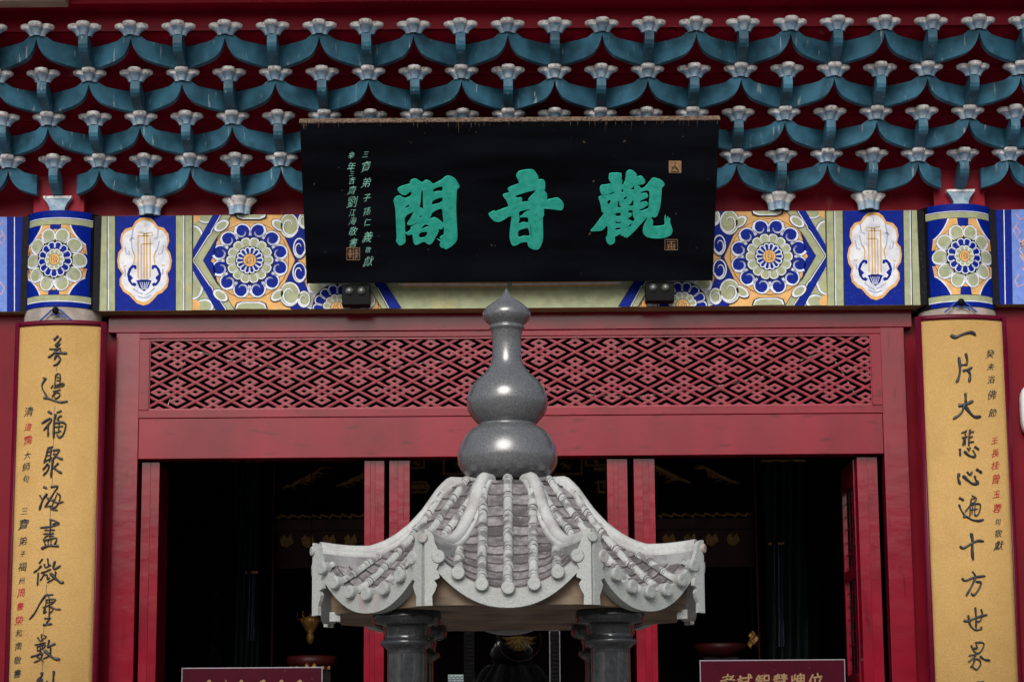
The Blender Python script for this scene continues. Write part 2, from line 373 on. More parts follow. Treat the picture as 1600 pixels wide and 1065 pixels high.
def rosette(pt, cx, cz, u, ring1, ring2, swirl, nsw, k, bgr=64, nin=14, rs=48.8, sr=13.6, sx=1.0):
    T = lambda pts: [(cx + x*u*sx, cz + z*u) for x, z in pts]
    pt.poly(T(circ(0,0,bgr,36)), 'ink', k); pt.poly(T(circ(0,0,bgr-.8,36)), 'orange', k+1)
    pt.poly(T(circ(0,0,rs+2,36)), 'ink', k+1.5)
    for i in range(nsw):
        a = math.pi/2 + (i + .5) * 2*math.pi/nsw; x, z = rs*math.cos(a), rs*math.sin(a)
        sg = 1 if math.cos(a) > 0 else -1
        pt.poly(T(circ(x, z, sr+.9, 18)), 'ink', k+2); pt.poly(T(circ(x, z, sr, 18)), 'white', k+3); pt.poly(T(circ(x, z, sr-2.3, 18)), swirl, k+4)
        # foot of the swirl towards the centre
        bx, bz = x*.72, z*.72; px_, pz_ = -math.sin(a)*8.5, math.cos(a)*8.5
        pt.poly(T([(bx+px_, bz+pz_), (bx-px_, bz-pz_), (x-px_*1.15, z-pz_*1.15), (x+px_*1.15, z+pz_*1.15)]), swirl, k+5)
        sp = []
        for j in range(11):
            t = j/10; aa = a + math.pi*.5*sg*0 + sg*(-.6 - 3.9*t); rr = (sr-1.2)*(1-.62*t)
            sp.append((x + rr*math.cos(aa), z + rr*math.sin(aa)))
        rib(pt, T(sp), [3.8*u - 2.6*u*j/10 for j in range(11)], 'white', k+6)
        rib(pt, T(sp[3:]), .8*u, 'ink', k+7)
    for (r0, r1, c, n) in (ring1, ring2):
        pt.poly(T(circ(0,0,r1+1.2,36)), 'ink', k+8)
        for i in range(n):
            a0 = math.pi/2 + i*2*math.pi/n + .012; a1 = a0 + 2*math.pi/n - .024
            pt.poly(T(petal(r0+.4, r1, a0, a1)), 'white', k+9)
            g_ = 1.1/(r1*.75); pt.poly(T(petal(r0+.4, r1-1.7, a0+g_, a1-g_)), c, k+10)
        k += 3
    pt.poly(T(circ(0,0,11.2,20)), 'ink', k+8); pt.poly(T(circ(0,0,10.3,20)), 'orange', k+9)
    for s_ in ([(-5,-6),(-6.5,0),(-5,6)], [(-3,6),(1,6.5),(2,3),(-2,3)], [(-3,-6),(1,-6.5),(2,-3),(-2,-3)], [(4,-6),(6.5,0),(4,6),(3,0),(4,-6)], [(-2.5,-1),(-2.5,1),(-.5,1),(-.5,-1),(-2.5,-1)]):
        rib(pt, T(s_), .9*u, 'ink', k+10)

def beam_side(sgn):
    surf = lambda x, z, k: (sgn * x, -.001 - .0007 * k, z)
    x_ = lambda px: -P(px, 405, 0).x          # positive = distance from hall centre
    def w(px, py):
        p = P(px, py, 0); return (abs(p.x), p.z)
    def ww(pts): return [w(*p) for p in pts]
    u = 1 / 253.0
    xin = 0.0; xout = abs(P(153, 405, 0).x)
    # rosette field
    pt = Paint(surf, 0, abs(P(302,405,0).x), ZBEAMB+.001, ZBEAM-.001, COLS)
    k = 0
    pt.poly(ww([(300,330),(490,330),(490,490),(300,490)]), 'orange', 0)
    # left corner fields
    pt.poly(ww([(302,330),(345,330),(302,395)]), 'sage', 1); pt.poly(ww([(302,420),(345,486),(302,486)]), 'sage', 1)
    for c_ in ((303,372,15,20),(303,446,15,22),(322,338,14,11),(320,478,14,11)):
        pt.poly([w(*q) for q in circ(c_[0], c_[1], c_[2]+1, 20, c_[3]+1)], 'ink', 2)
        pt.poly([w(*q) for q in circ(c_[0], c_[1], c_[2], 20, c_[3])], 'white', 3)
        pt.poly([w(*q) for q in circ(c_[0]-1, c_[1], c_[2]-2.4, 20, c_[3]-2.4)], 'sage', 4)
    for c_ in ((303,338,10),(303,478,10)):
        pt.poly([w(*q) for q in circ(c_[0], c_[1], c_[2], 16)], 'orange', 5)
    pt.poly(ww([(302,390),(336,330),(352,330),(302,407)]), 'blue', 7); pt.poly(ww([(302,424),(302,407),(354,486),(338,486)]), 'blue', 7)
    pt.poly(ww([(303.5,407),(350,330),(366,330),(318,407)]), 'sage', 7); pt.poly(ww([(303.5,407),(318,407),(368,486),(352,486)]), 'sage', 7)
    pt.poly(ww([(317,407),(341,367),(334,402),(329,407),(334,412),(341,447)]), 'blue', 7)
    for pts, ww_, c_ in (([(349,332),(332,362),(331,366),(327,370),(303,407),(329,445),(333,448),(334,452),(355,484)], .8, 'ink'),
                         ([(347.5,332),(330.5,361),(329.5,365),(325.5,369),(301.5,407),(327.5,446),(331.5,449),(332.5,453),(353.5,484)], 1.3, 'white'),
                         ([(365,332),(317.5,407),(367,484)], .9, 'ink')):
        rib(pt, ww(pts), ww_*u, c_, 8)
    cx, cz = w(390.5, 407)
    # hexagon corners: leaves and cartouches
    for yy, s_ in ((335,1),(480,-1)):
        pt.poly([w(*q) for q in [(366,yy-3*s_),(419,yy-3*s_),(416,yy+6*s_),(407,yy+9*s_),(378,yy+9*s_),(369,yy+6*s_)]], 'ink', 16)
        pt.poly([w(*q) for q in [(368,yy-3*s_),(417,yy-3*s_),(414,yy+5*s_),(406,yy+8*s_),(379,yy+8*s_),(371,yy+5*s_)]], 'white', 17)
        pt.poly([w(*q) for q in [(370,yy-3*s_),(415,yy-3*s_),(412,yy+3*s_),(405,yy+6*s_),(380,yy+6*s_),(373,yy+3*s_)]], 'sage', 18)
    rosette(pt, cx, cz, u, (20,37.5,'sage',14), (9,22,'blue',14), 'blue', 12, 3, bgr=62.5)
    for ax, az in ((-1,1),(1,1),(-1,-1),(1,-1)):
        for rr_, c_, kk in ((8.6,'ink',2),(7.9,'white',2.5),(5.6,'sage',3)):
            L2 = []
            for q_ in range(16):
                a_ = q_*math.pi/8; dx_, dz_ = 14.5*rr_/8.6*math.cos(a_), rr_*math.sin(a_)
                th_ = -ax*az*.62; L2.append((cx + u*(ax*46 + dx_*math.cos(th_) - dz_*math.sin(th_)), cz + u*(az*57 + dx_*math.sin(th_) + dz_*math.cos(th_))))
            pt.poly(L2, c_, 11 + kk)
    pt.poly(ww([(456,330),(480,330),(480,362),(466,407),(480,452),(480,486),(456,486),(441,452),(461,407),(441,362)]), 'ink', 10.6)
    pt.poly(ww([(457,330),(480,330),(480,362),(466,407),(480,452),(480,486),(457,486),(442,452),(462.5,407),(442,362)]), 'blue', 11)
    # swirls to the inner side (next to the board)
    for (x, y, rx, ry, c_) in ((452,353,15,19,'sage'),(453,460,16,19,'sage'),(468,388,10,16,'blue'),(468,426,11,16,'blue'),(475,345,9,13,'sage'),(475,468,10,13,'sage')):
        pt.poly([w(*q) for q in circ(x, y, rx+1, 20, ry+1)], 'ink', 12)
        pt.poly([w(*q) for q in circ(x, y, rx, 20, ry)], 'white', 13); pt.poly([w(*q) for q in circ(x, y, rx-2, 20, ry-2)], c_, 14)
        sp = [(x + (rx-1)*(1-.055*j)*math.cos(.4+.42*j), y + (ry-1)*(1-.055*j)*math.sin(.4+.42*j)) for j in range(14)]
        rib(pt, ww(sp), [3.4*u-.16*u*j for j in range(14)], 'white', 15)
        rib(pt, ww([(x + (a-x)*.86, y + (b-y)*.86) for a, b in sp[4:]]), .7*u, 'ink', 16)
    # second rosette cut by the beam's lower edge, and chevrons beyond it
    pt.poly(ww([(482,330),(600,330),(560,407),(602,486),(482,486)]), 'orange', 1)
    cx2, cz2 = w(527, 482)
    rosette(pt, cx2, cz2, u, (21,39,'blue',14), (9,23,'sage',12), 'sage', 12, 3, bgr=66)
    pt.poly(ww([(570,440),(582,440),(612,486),(598,486)]), 'sage', 20)
    pt.poly(ww([(582,440),(600,440),(630,486),(608,486)]), 'blue', 20)
    rib(pt, ww([(582,440),(587,449),(590,450),(610,486)]), 1.3*u, 'white', 21); rib(pt, ww([(583.5,440),(588.5,449),(591.5,450),(611.5,486)]), .8*u, 'ink', 22)
    rib(pt, ww([(570,440),(599,486)]), .9*u, 'ink', 22); rib(pt, ww([(600,440),(630,486)]), .9*u, 'ink', 22)
    # long middle field border lines
    pt.poly(ww([(620,438),(800,438),(800,444),(622,444)]), 'orange', 20); pt.poly(ww([(622,444),(800,444),(800,446.5),(624,446.5)]), 'white', 21)
    pt.poly(ww([(628,446.5),(800,446.5),(800,449.5),(629,449.5)]), 'orange', 21)
    pt.build('painted_rosette_field', beam)
    # cartouche panel
    pt = Paint(surf, abs(P(302,405,0).x), xout, ZBEAMB+.001, ZBEAM-.001, COLS)
    pt.poly(ww([(180,325),(274,325),(274,490),(180,490)]), 'blue', 0)
    for a, b, c_, k_ in ((167,168.4,'ink',1),(168.4,170,'white',1),(153,155,'ink',1),(179.5,181,'ink',1),(273.5,275,'ink',1),(286.5,288,'white',1),(288,289.3,'ink',1),(300,302,'ink',1)):
        pt.poly(ww([(a,325),(b,325),(b,490),(a,490)]), c_, k_)
    Z = lambda x, y: w(180 + x/7.1, 330 + y/7.1)
    lobes = [(325,68),(400,80),(440,120),(475,170),(540,185),(590,250),(600,330),(575,410),(610,460),(630,550),(615,640),(580,690),(595,760),(580,840),(520,905),(475,920),(420,985),(370,1030),(310,1045),(240,1020),(195,975),(160,935),(90,890),(50,820),(50,750),(80,695),(35,630),(22,550),(35,460),(75,410),(55,330),(70,250),(115,195),(190,175),(225,115),(270,78)]
    c0 = (325, 560)
    sh = lambda f_: [Z(c0[0]+(x-c0[0])*f_, c0[1]+(y-c0[1])*f_) for x, y in lobes]
    pt.poly(sh(1.0), 'orange', 2); pt.poly(sh(.925), 'cream', 3)
    for pts in ([(200,200),(180,320),(190,420),(205,470)],[(160,330),(180,300),(215,310)],[(110,400),(125,470),(160,485),(150,440)],[(480,200),(470,290),(430,310)],[(490,330),(470,420),(440,470)],[(540,380),(520,470),(480,480)],
                [(250,940),(300,960),(350,955),(400,930)],[(200,860),(260,900),(310,920)],[(440,850),(390,900),(330,930)],[(110,640),(110,720)],[(530,640),(525,700)]):
        rib(pt, [Z(*p) for p in pts], 2.2*u, 'haze', 4)
    for pts, wd in (([(255,265),(255,740)],1.8),([(262,235),(310,238),(315,255),(410,235),(415,270),(395,278),(260,275)],1.5),([(290,370),(288,740)],1.8),([(290,365),(415,362)],1.3),([(322,240),(320,750)],2.1),([(352,240),(352,745)],2.1),([(388,300),(388,730)],1.8),([(335,125),(332,175)],1.2),([(195,440),(220,500),(205,590)],1.8),([(450,440),(430,500),(440,590)],1.8),([(285,745),(300,770),(345,770),(360,745)],2.2),([(90,615),(125,605)],1.6),([(520,600),(555,605)],1.6)):
        rib(pt, [Z(*p) for p in pts], wd*u, 'gold', 5)
    for sg in (1,-1):
        q = lambda x, y: Z(322 + sg*(x-322), y)
        pt.poly([q(*p) for p in [(240,640),(235,600),(190,595),(150,640),(132,700),(145,770),(180,820),(220,835),(240,810),(210,790),(195,800),(175,770),(200,740),(160,700),(185,640),(205,625),(220,645)]], 'blue', 5)
    pt.poly([Z(*p) for p in [(235,770),(290,760),(360,760),(405,770),(370,850),(320,888),(270,850)]], 'blue', 5)
    for x in (275,300,325,350,375): rib(pt, [Z(x,785),Z(322+(x-322)*.4,870)], .9*u, 'white', 6)
    pt.build('painted_cartouche_panel', beam)
    # beyond the column
    xo2 = HX
    pt = Paint(surf, abs(P(40,405,0).x), xo2, ZBEAMB+.001, ZBEAM-.001, COLS)
    pt.poly(ww([(-900,325),(40,325),(40,490),(-900,490)]), 'lilac', 0)
    pt.poly(ww([(12,325),(40,325),(40,490),(12,490)]), 'blue', 1)
    for a, b, c_ in ((22,23.4,'white'),(24,25,'ink'),(11,12.4,'ink')): pt.poly(ww([(a,325),(b,325),(b,490),(a,490)]), c_, 2)
    for pts in ([(2,360),(8,372),(3,382),(-2,374),(4,366)],[(5,345),(-3,355),(-12,350)],[(0,385),(-5,398)],[(0,440),(7,450),(3,460),(-6,456)],[(-4,430),(-12,440)]):
        rib(pt, ww(pts), 2.4*u, 'pink', 3)
    for pts in ([(-1,402),(-10,388),(-20,402),(-10,418),(-1,402)],[(-1,395),(-12,380)],[(-1,410),(-12,425)]): rib(pt, ww(pts), 2*u, 'orange', 3)
    pt.build('painted_end_panel', beam)
beam_side(-1); beam_side(1)

# ---- columns with painted collars
for sgn in (-1, 1):
    c = node('column', hall, (sgn*abs(CX), CY, 0))
    zc = lambda py: P(95 if sgn < 0 else 1493, py, -.1).z
    zpl, zpt = zc(505), zc(480)
    mb = MB(); mb.lathe([(CR,0),(CR,zpl-.02)], n=48); mb.build('shaft', M['redpost'], c)
    mb = MB(); mb.lathe([(CR-.002,zpl-.02),(CR-.002,zpt+.01)], n=48); mb.build('bare_plaster_band', M['plaster'], c)
    mb = MB(); mb.lathe([(CR+.002,zpt+.002),(CR+.002,ZBEAM+.012),(.1,ZBEAM+.012)], n=48); mb.build('collar', M['black'], c)
    rc = CR + .003
    def surf(x, z, k, rc=rc):
        r = rc + .0006*k; y = -math.sqrt(max(r*r - x*x, 0)); return (x, y, z)
    pt = Paint(surf, -.205, .205, zpt+.004, ZBEAM+.012, COLS, strip=.025)
    u = 1/253.0
    off = .028 * (-1 if sgn < 0 else 1)      # the pattern sits a little towards the outer side
    q = lambda x, z: (x, z)
    H0, H1 = zpt+.004, ZBEAM+.012
    def band(z0, z1, m, k): pt.poly([(-.205+off*0, z0), (.205, z0), (.205, z1), (-.205, z1)], m, k)
    xl, xr = (-.2, .165) if sgn < 0 else (-.165, .2)
    def band2(z0, z1, m, k, a=xl, b=xr): pt.poly([(a, z0), (b, z0), (b, z1), (a, z1)], m, k)
    band2(H0, H1, 'blue', 0, -.205 if sgn < 0 else -.19, .19 if sgn < 0 else .205)
    band2(H0+.030, H0+.036, 'white', 1, -.2, .2); band2(H0+.036, H0+.072, 'sage', 1, -.2, .2); band2(H0+.072,H0+.075,'ink',2)
    band2(H1-.052, H1-.047, 'white', 1, -.2, .2); band2(H1-.092, H1-.055, 'sage', 1, -.2, .2); band2(H1-.094,H1-.091,'ink',2)
    zb0, zb1 = H0+.075, H1-.094; cxm = (xl+xr)/2 ; czm = (zb0+zb1)/2
    band2(zb0, zb1, 'blue', 2)
    hw, hh = (xr-xl)/2, (zb1-zb0)/2
    for ax in (-1,1):
        for az in (-1,1):
            arc = [(cxm+ax*hw*(1-.5*math.cos(t_*math.pi/16)**1.5), czm+az*hh*(1-.52*math.sin(t_*math.pi/16)**1.5)) for t_ in range(9)]
            pt.poly(arc + [(cxm+ax*hw*1.05, czm+az*hh*.2),(cxm+ax*hw*.6, czm+az*hh*.3),(cxm+ax*hw*.15, czm+az*hh*.6),(cxm+ax*hw*.2, czm+az*hh)], 'orange', 2.5)
            rib(pt, arc, 2.2*u, 'white', 2.8)
    rosette(pt, cxm, czm, u*.86, (17,34,'blue',13), (9,20,'sage',10), 'sage', 10, 3, bgr=58, rs=46.3, sr=14.8, sx=.93)
    pt.build('painted_rosette', c)
    # nail and rope for the hanging panel
    for s2 in (-1, 1):
        mb = MB(); mb.box(min(s2*.2075,s2*.25), max(s2*.2075,s2*.25), -CY-.006, -CY+.02, ZBEAMB+.001, ZBEAM-.001); mb.build('black_edge_strip', M['black'], c)

# ---- neighbouring bays
for sgn in (-1, 1):
    mb = MB(); mb.box(min(sgn*2.9,sgn*HX), max(sgn*2.9,sgn*HX), .10, .25, 0, ZBEAMB-.001); mb.build('side_wall', M['redpost'], hall)
    xj = abs(XC(181,560,.14))
    mb = MB(); mb.box(min(sgn*(xj-.002),sgn*3.0), max(sgn*(xj-.002),sgn*3.0), .22, .32, 0, ZBEAMB-.03); mb.build('recess_board', M['redpost'], hall)

# ---- door frame
YF = .14
fx = lambda px, py=560: abs(XC(px, py, YF))
fz = lambda py: ZC(py, YF)
XO, XI, XP = fx(181), fx(217), fx(235)
zT, z1, zL1, zL0, zB, zD = fz(484), fz(515.5), fz(528), fz(634), fz(649), fz(712.5)
fr = node('door_frame', hall)
xwide = fx(168)
def fbox(name, x0, x1, z0, z1_, y0=YF, y1=YF+.14, m='red', bev=.003):
    mb = MB(); mb.box(x0, x1, y0, y1, z0, z1_); return mb.build(name, M[m], fr, bev)
fbox('top_rail', -xwide, xwide, z1+.002, zT+.03)
for s in (-1,1):
    a, b = sorted((s*XO, s*fx(215,715))); fbox('jamb', a, b, 0, zD if False else z1, m='redv')
fbox('lintel', -fx(215,715)+.002, fx(215,715)-.002, zD, zB-.003, m='red')
# inner frame round the fretwork
a = XI - .002
fbox('frame_rail', -a, a, zL1+.012, z1-.003, YF-.004); fbox('frame_rail', -a, a, zB, zL0-.012, YF-.004)
for s in (-1,1):
    x0, x1 = sorted((s*a, s*(XP+.004))); fbox('frame_stile', x0, x1, zL0-.0125+.002, zL1+.0115, YF-.003)
mb = MB()     # thin moulding step
for (x0,x1,z0_,z1_) in ((-XP-.004,XP+.004,zL1,zL1+.0118),(-XP-.004,XP+.004,zL0-.0118,zL0)): mb.box(x0,x1,YF+.006,YF+.1,z0_,z1_)
for s in (-1,1): mb.box(min(s*XP,s*(XP+.0038)),max(s*XP,s*(XP+.0038)),YF+.007,YF+.1,zL0+.0005,zL1-.0005)
mb.build('moulding', M['fret'], fr)

# ---- fretwork: rhombic lattice in skew units
lat = node('lattice_panel', hall)
ex, ez = 32/6.667/251.5, 16.65/6.667/251.5
c0 = P(225+355/6.667, 520+232/6.667, YF+.03); ox, oz = c0.x, c0.z
def uv(u_, v_): return (ox + (u_+v_)*ex, oz + (u_-v_)*ez*-1)
xmin, xmax, zmin, zmax = -XP, XP, zL0, zL1
hwid = .49
def slat_polys(fixed, val, t0, t1):
    A = (lambda t, d: uv(val+d, t)) if fixed == 'u' else (lambda t, d: uv(t, val+d))
    base = [A(t0,-hwid), A(t1,-hwid), A(t1,hwid), A(t0,hwid)]
    c = clip(clip(clip(clip(base,0,xmin,True),0,xmax,False),1,zmin,True),1,zmax,False)
    top = [A(t0,-hwid*.62), A(t1,-hwid*.62), A(t1,hwid*.62), A(t0,hwid*.62)]
    return c
def slat_into(mb, fixed, val, t0, t1, y):
    c = slat_polys(fixed, val, t0, t1)
    if len(c) < 3: return False
    n = len(c); mx = sum(p[0] for p in c)/n; mz = sum(p[1] for p in c)/n
    mb.prism([(p[0], y, p[1]) for p in c], (0, .022, 0))
    A = (lambda t, d: uv(val+d, t)) if fixed == 'u' else (lambda t, d: uv(t, val+d))
    e = clip(clip(clip(clip([A(t0+.1,-.2), A(t1-.1,-.2), A(t1-.1,.2), A(t0+.1,.2)],0,xmin,True),0,xmax,False),1,zmin,True),1,zmax,False)
    if len(e) > 2: mb.prism([(p[0], y-.004, p[1]) for p in e], (0, .0035, 0))
    return True
rng = range(-60, 330)
for fixed in 'uv':
    # parametric extents large; keep only those intersecting
    for val in range(-240, 480, 6):
        mb = MB(); y = YF+.018 if fixed == 'u' else YF+.0186
        if val % 12 == 0: y += .0012
        if slat_into(mb, fixed, val, -400, 600, y):
            o = mb.build('slat', M['fret'], lat); fixup(o)
            m_ = o.modifiers.new('b','BEVEL'); m_.width=.0022; m_.segments=1
mbk = MB()
for i in range(-12, 30):
    for j in range(-12, 30):
        U, V = 12*i, 12*j; cx_, cz_ = uv(U, V)
        if not (xmin-.2 < cx_ < xmax+.2 and zmin-.2 < cz_ < zmax+.2): continue
        for su in (-1,1):
            for sv in (-1,1):
                for fixed, val, a_, b_ in (('u',2,0,4),('v',2,0,4),('u',4,2,4),('v',4,2,4)):
                    if fixed == 'u': args = ('u', U+su*val, *sorted((V+sv*(a_-.0), V+sv*(b_+hwid*(1 if b_==4 else 0)))))
                    else: args = ('v', V+sv*val, *sorted((U+su*(a_), U+su*(b_+hwid))))
                    slat_into(mbk, *args, YF+(.0212 if fixed=='u' else .0218)+(.0011 if val==4 else 0))
o = mbk.build('fretwork_key_pieces', M['fret'], lat); tag(o, kind='stuff')

# thin white wire sagging behind the fretwork
def pw(l): return [P(x, y, YF+.05) for x, y in l]
mb = MB(); mb.tube(pw([(262,634),(275,598),(290,562),(301,548),(318,551),(346,561),(386,567),(430,575),(480,579),(548,578),(600,575),(650,570),(676,563),(700,567),(735,585),(757,590)]), .0032, 5)
tag(mb.build('wire', M['wire']), 'pale wire sagging behind the left half of the red fretwork', 'wire')
mb = MB(); mb.tube(pw([(870,606),(930,618),(1000,619),(1080,609),(1140,600),(1195,587),(1240,567),(1280,552),(1300,556),(1318,585),(1338,618)]), .0032, 5)
tag(mb.build('wire', M['wire']), 'pale wire sagging behind the right half of the red fretwork', 'wire')

# ---- door leaves, folded back into the room (edges seen)
def leaf_stack(x0px, x1px, skew, lattice=False):
    Y = YF + .06
    xa, xb = XC(x0px, 900, Y), XC(x1px, 900, Y); zt = ZC(718, Y)
    lf = node('door_leaves', hall, ((xa+xb)/2, Y, 0)); w_ = (xb-xa); hd = w_/2
    k3 = 2 if lattice or x0px < 300 else 3
    e = -hd
    for i in range(k3):
        f_ = (.5,.5) if k3 == 2 else ((.30,.24,.46) if skew > 0 else (.42,.30,.28))
        x0, x1 = e, e + f_[i]*w_ - .0012; e = x1 + .0012
        if not lattice:
            mb = MB(); mb.prism([(x0,.003*i,0),(x1,.003*i,0),(x1+skew*.5,.52,0),(x0+skew*.5,.52,0)], (0,0,zt)); mb.build('leaf_edge', M['redv'], lf, .002)
        else:
            mb = MB(); mb.prism([(x0,.003*i,0),(x1,.003*i,0),(x1-.01,.07,0),(x0-.01,.07,0)], (0,0,zt)); mb.build('leaf_edge', M['redv'], lf, .002)
    if lattice:
        # one leaf swung into the room: rails, stile and an open grid of glazing bars
        d = Vector((-.005, .50, 0)).normalized(); nrm = Vector((d.y, -d.x, 0)); L = .56; o0 = Vector((-hd+.005, .075, 0))
        def bar(t0, t1, za, zb_, name, th=.02):
            mb = MB(); p = [o0 + d*t0, o0 + d*t1, o0 + d*t1 - nrm*th, o0 + d*t0 - nrm*th]
            mb.prism([(q.x,q.y,za) for q in p], (0,0,zb_-za)); return mb.build(name, M['redv'], lf)
        bar(0,.05,0,zt,'stile'); bar(L-.05,L,0,zt,'stile'); bar(.052,L-.052,zt-.16,zt,'rail')
        z = zt - .19; r = 0
        for r in range(24):
            z = zt - .16 - (r+1)*.083
            if r % 8 == 6: bar(.052, L-.052, z, z+.07, 'rail'); continue
            bar(.052, L-.052, z, z+.016, 'glazing_bar', .006)
        for t in (.18,.30,.42): bar(t, t+.014, zt-.16-24*.083, zt-.162, 'glazing_bar', .0065)
        mb = MB(); p = [o0+d*.052-nrm*.006, o0+d*(L-.052)-nrm*.006]
        mb.face([(p[0].x,p[0].y,zt-2.2),(p[1].x,p[1].y,zt-2.2),(p[1].x,p[1].y,zt-.16),(p[0].x,p[0].y,zt-.16)]); mb.build('pane', M['glass'], lf)
leaf_stack(218.5, 246, -.03); leaf_stack(569, 600, .02); leaf_stack(608, 640, -.02); leaf_stack(951, 983, .02); leaf_stack(993, 1026, -.02)
leaf_stack(1345, 1377, .03, True)

# ---- dark room behind
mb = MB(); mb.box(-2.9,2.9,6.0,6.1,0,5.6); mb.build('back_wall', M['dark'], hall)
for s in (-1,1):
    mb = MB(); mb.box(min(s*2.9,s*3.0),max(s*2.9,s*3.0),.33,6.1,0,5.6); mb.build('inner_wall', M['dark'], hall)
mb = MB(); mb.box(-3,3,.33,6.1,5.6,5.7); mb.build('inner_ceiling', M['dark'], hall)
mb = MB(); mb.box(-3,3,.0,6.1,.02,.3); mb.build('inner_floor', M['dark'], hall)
# glass screen in the middle bay
YG = .95; xa, xb = XC(640,900,YG)-.05, XC(953,900,YG)+.05
gs = tag(node('glass_screen', None, (0, YG, .3)), 'clear glass screen across the dark middle bay behind the stone pavilion', 'glass screen')
zt = ZC(990, YG)
mb = MB(); mb.box(xa, xb, -.004, .004, 0, zt-.3); mb.build('pane', M['glass'], gs)
for x in (xa-.03, xb): 
    mb = MB(); mb.box(x, x+.03, -.02, .02, 0, zt-.3); mb.build('frame_post', M['iron'], gs)

# gilded interior pieces
def scroll(px, py, Y, flip, label):
    o_ = P(px, py, Y); t = tag(node('gilded_dragon', None, tuple(o_)), label, 'carving', 'gilded carvings under the inner beams')
    s = flip; rg = random.Random(int(px))
    for k in range(9):
        a = .15 + k*.13; L_s = .10 + .11*rg.random(); x0 = -.13 + .028*k; z0 = -.05 + .008*k
        pts = [(s*(x0 + L_s*q*math.cos(a*(1-.6*q)+.1)), rg.uniform(-.012,.012), z0 + L_s*q*math.sin(a*(1-.5*q))*1.0 + .02*math.sin(q*4)) for q in (0,.25,.5,.75,1)]
        mb = MB(); mb.tube(pts, [.007,.011,.009,.006,.002], 6); mb.build('flame_tendril', M['gildwood'], t)
YI = 3.2
scroll(470,752,YI,1,'gilded carving nearest the left pole, high in the left doorway'); scroll(552,750,YI,1,'gilded carving in the left doorway beside the door leaves')
scroll(1052,744,YI,-1,'gilded carving in the right doorway beside the door leaves'); scroll(1128,746,YI,-1,'gilded carving nearest the right pole, high in the right doorway')
def canopy(x0, x1, py, label):
    a, b = P(x0, py, YI), P(x1, py, YI); t = tag(node('carved_canopy', None, tuple(a)), label, 'canopy', 'dim carved canopies inside the hall')
    L = b.x - a.x; n = int(L/.075)
    mb = MB(); mb.box(0, L, 0, .08, -.42, -.14); mb.build('carved_board', M['darkred'], t)
    mb = MB(); mb.box(-.02, L+.02, -.03, .08, -.14, -.06); mb.build('cornice', M['darkred'], t)
    for i in range(n):
        mb = MB(); x = (i+.5)*L/n
        mb.tube([(x-L/n*.5,-.02,-.035),(x-L/n*.2,-.02,-.045),(x,-.022,-.02),(x+L/n*.2,-.02,-.03),(x+L/n*.5,-.02,-.035)], [.008,.014,.013,.012,.008], 6); mb.build('gilt_wave', M['gildwood'], t)
    for i in range(int(L/.16)):
        x = (i+.5)*.16; mb = MB(); mb.prism([(x-.05,-.004,-.2),(x-.02,-.004,-.17),(x,-.004,-.2),(x+.03,-.004,-.17),(x+.05,-.004,-.23),(x,-.004,-.27),(x-.04,-.004,-.25)], (0,-.015,0)); mb.build('gilt_leaf', M['gildwood'], t)
canopy(432, 575, 800, 'dark carved canopy with a wavy gilt fringe in the left doorway'); canopy(1028, 1176, 798, 'dark carved canopy with a wavy gilt fringe in the right doorway')
for px, lab in ((427,'thin dark red pole in the left doorway'),(1181,'thin dark red pole in the right doorway')):
    p = P(px, 800, 2.9); mb = MB(); mb.lathe([(.014,0),(.014,5.2-.3)], (p.x,2.9,.3), 10); tag(mb.build('pole', M['darkred']), lab, 'pole')
# central carved screen panels
cs = tag(node('carved_altar_screen', None, (0, 4.2, 0)), 'dark carved altar screen with dull gilt frames behind the granite finial', 'altar screen')
def cp(px, py): return P(px, py, 4.2)
for (x0,x1,y0,y1,m_) in ((635,672,757,764,'gildwood'),(928,950,730,736,'gildwood'),(640,668,752,755,'gildwood'),(930,952,752,755,'gildwood')):
    a, b = cp(x0,y1), cp(x1,y0); mb = MB(); mb.box(a.x,b.x,-.03,.0,a.z,b.z); mb.build('gilt_batten', M[m_], cs)
def gframe(x0,x1,y0,y1):
    a, b = cp(x0,y1), cp(x1,y0); w_=.014
    for q in ((a.x,b.x,a.z,a.z+w_),(a.x,b.x,b.z-w_,b.z),(a.x,a.x+w_,a.z+w_,b.z-w_),(b.x-w_,b.x,a.z+w_,b.z-w_)):
        mb = MB(); mb.box(q[0],q[1],-.02,.0,q[2],q[3]); mb.build('gilt_frame_strip', M['gildwood'], cs)
    mb = MB(); cx_, cz_ = (a.x+b.x)/2, (a.z+b.z)/2; h_ = min(b.x-a.x, b.z-a.z)*.3
    for k in range(5):
        an = k*2*math.pi/5; mb.tube([(cx_,-.01,cz_),(cx_+h_*math.cos(an),-.02,cz_+h_*math.sin(an)*.7),(cx_+h_*1.2*math.cos(an+.6),-.01,cz_+h_*math.sin(an+.6)*.7)],[.012,.012,.004],6)
    mb.build('gilt_flower', M['gildwood'], cs)
gframe(692,745,712,742); gframe(860,910,712,742); gframe(638,668,752,770); gframe(934,958,750,770); gframe(640,664,716,732); gframe(914,950,714,728)
mb = MB(); a, b = cp(600,985), cp(990,705); mb.box(a.x,b.x,.002,.08,a.z,b.z); mb.build('screen_board', M['dark'], cs)
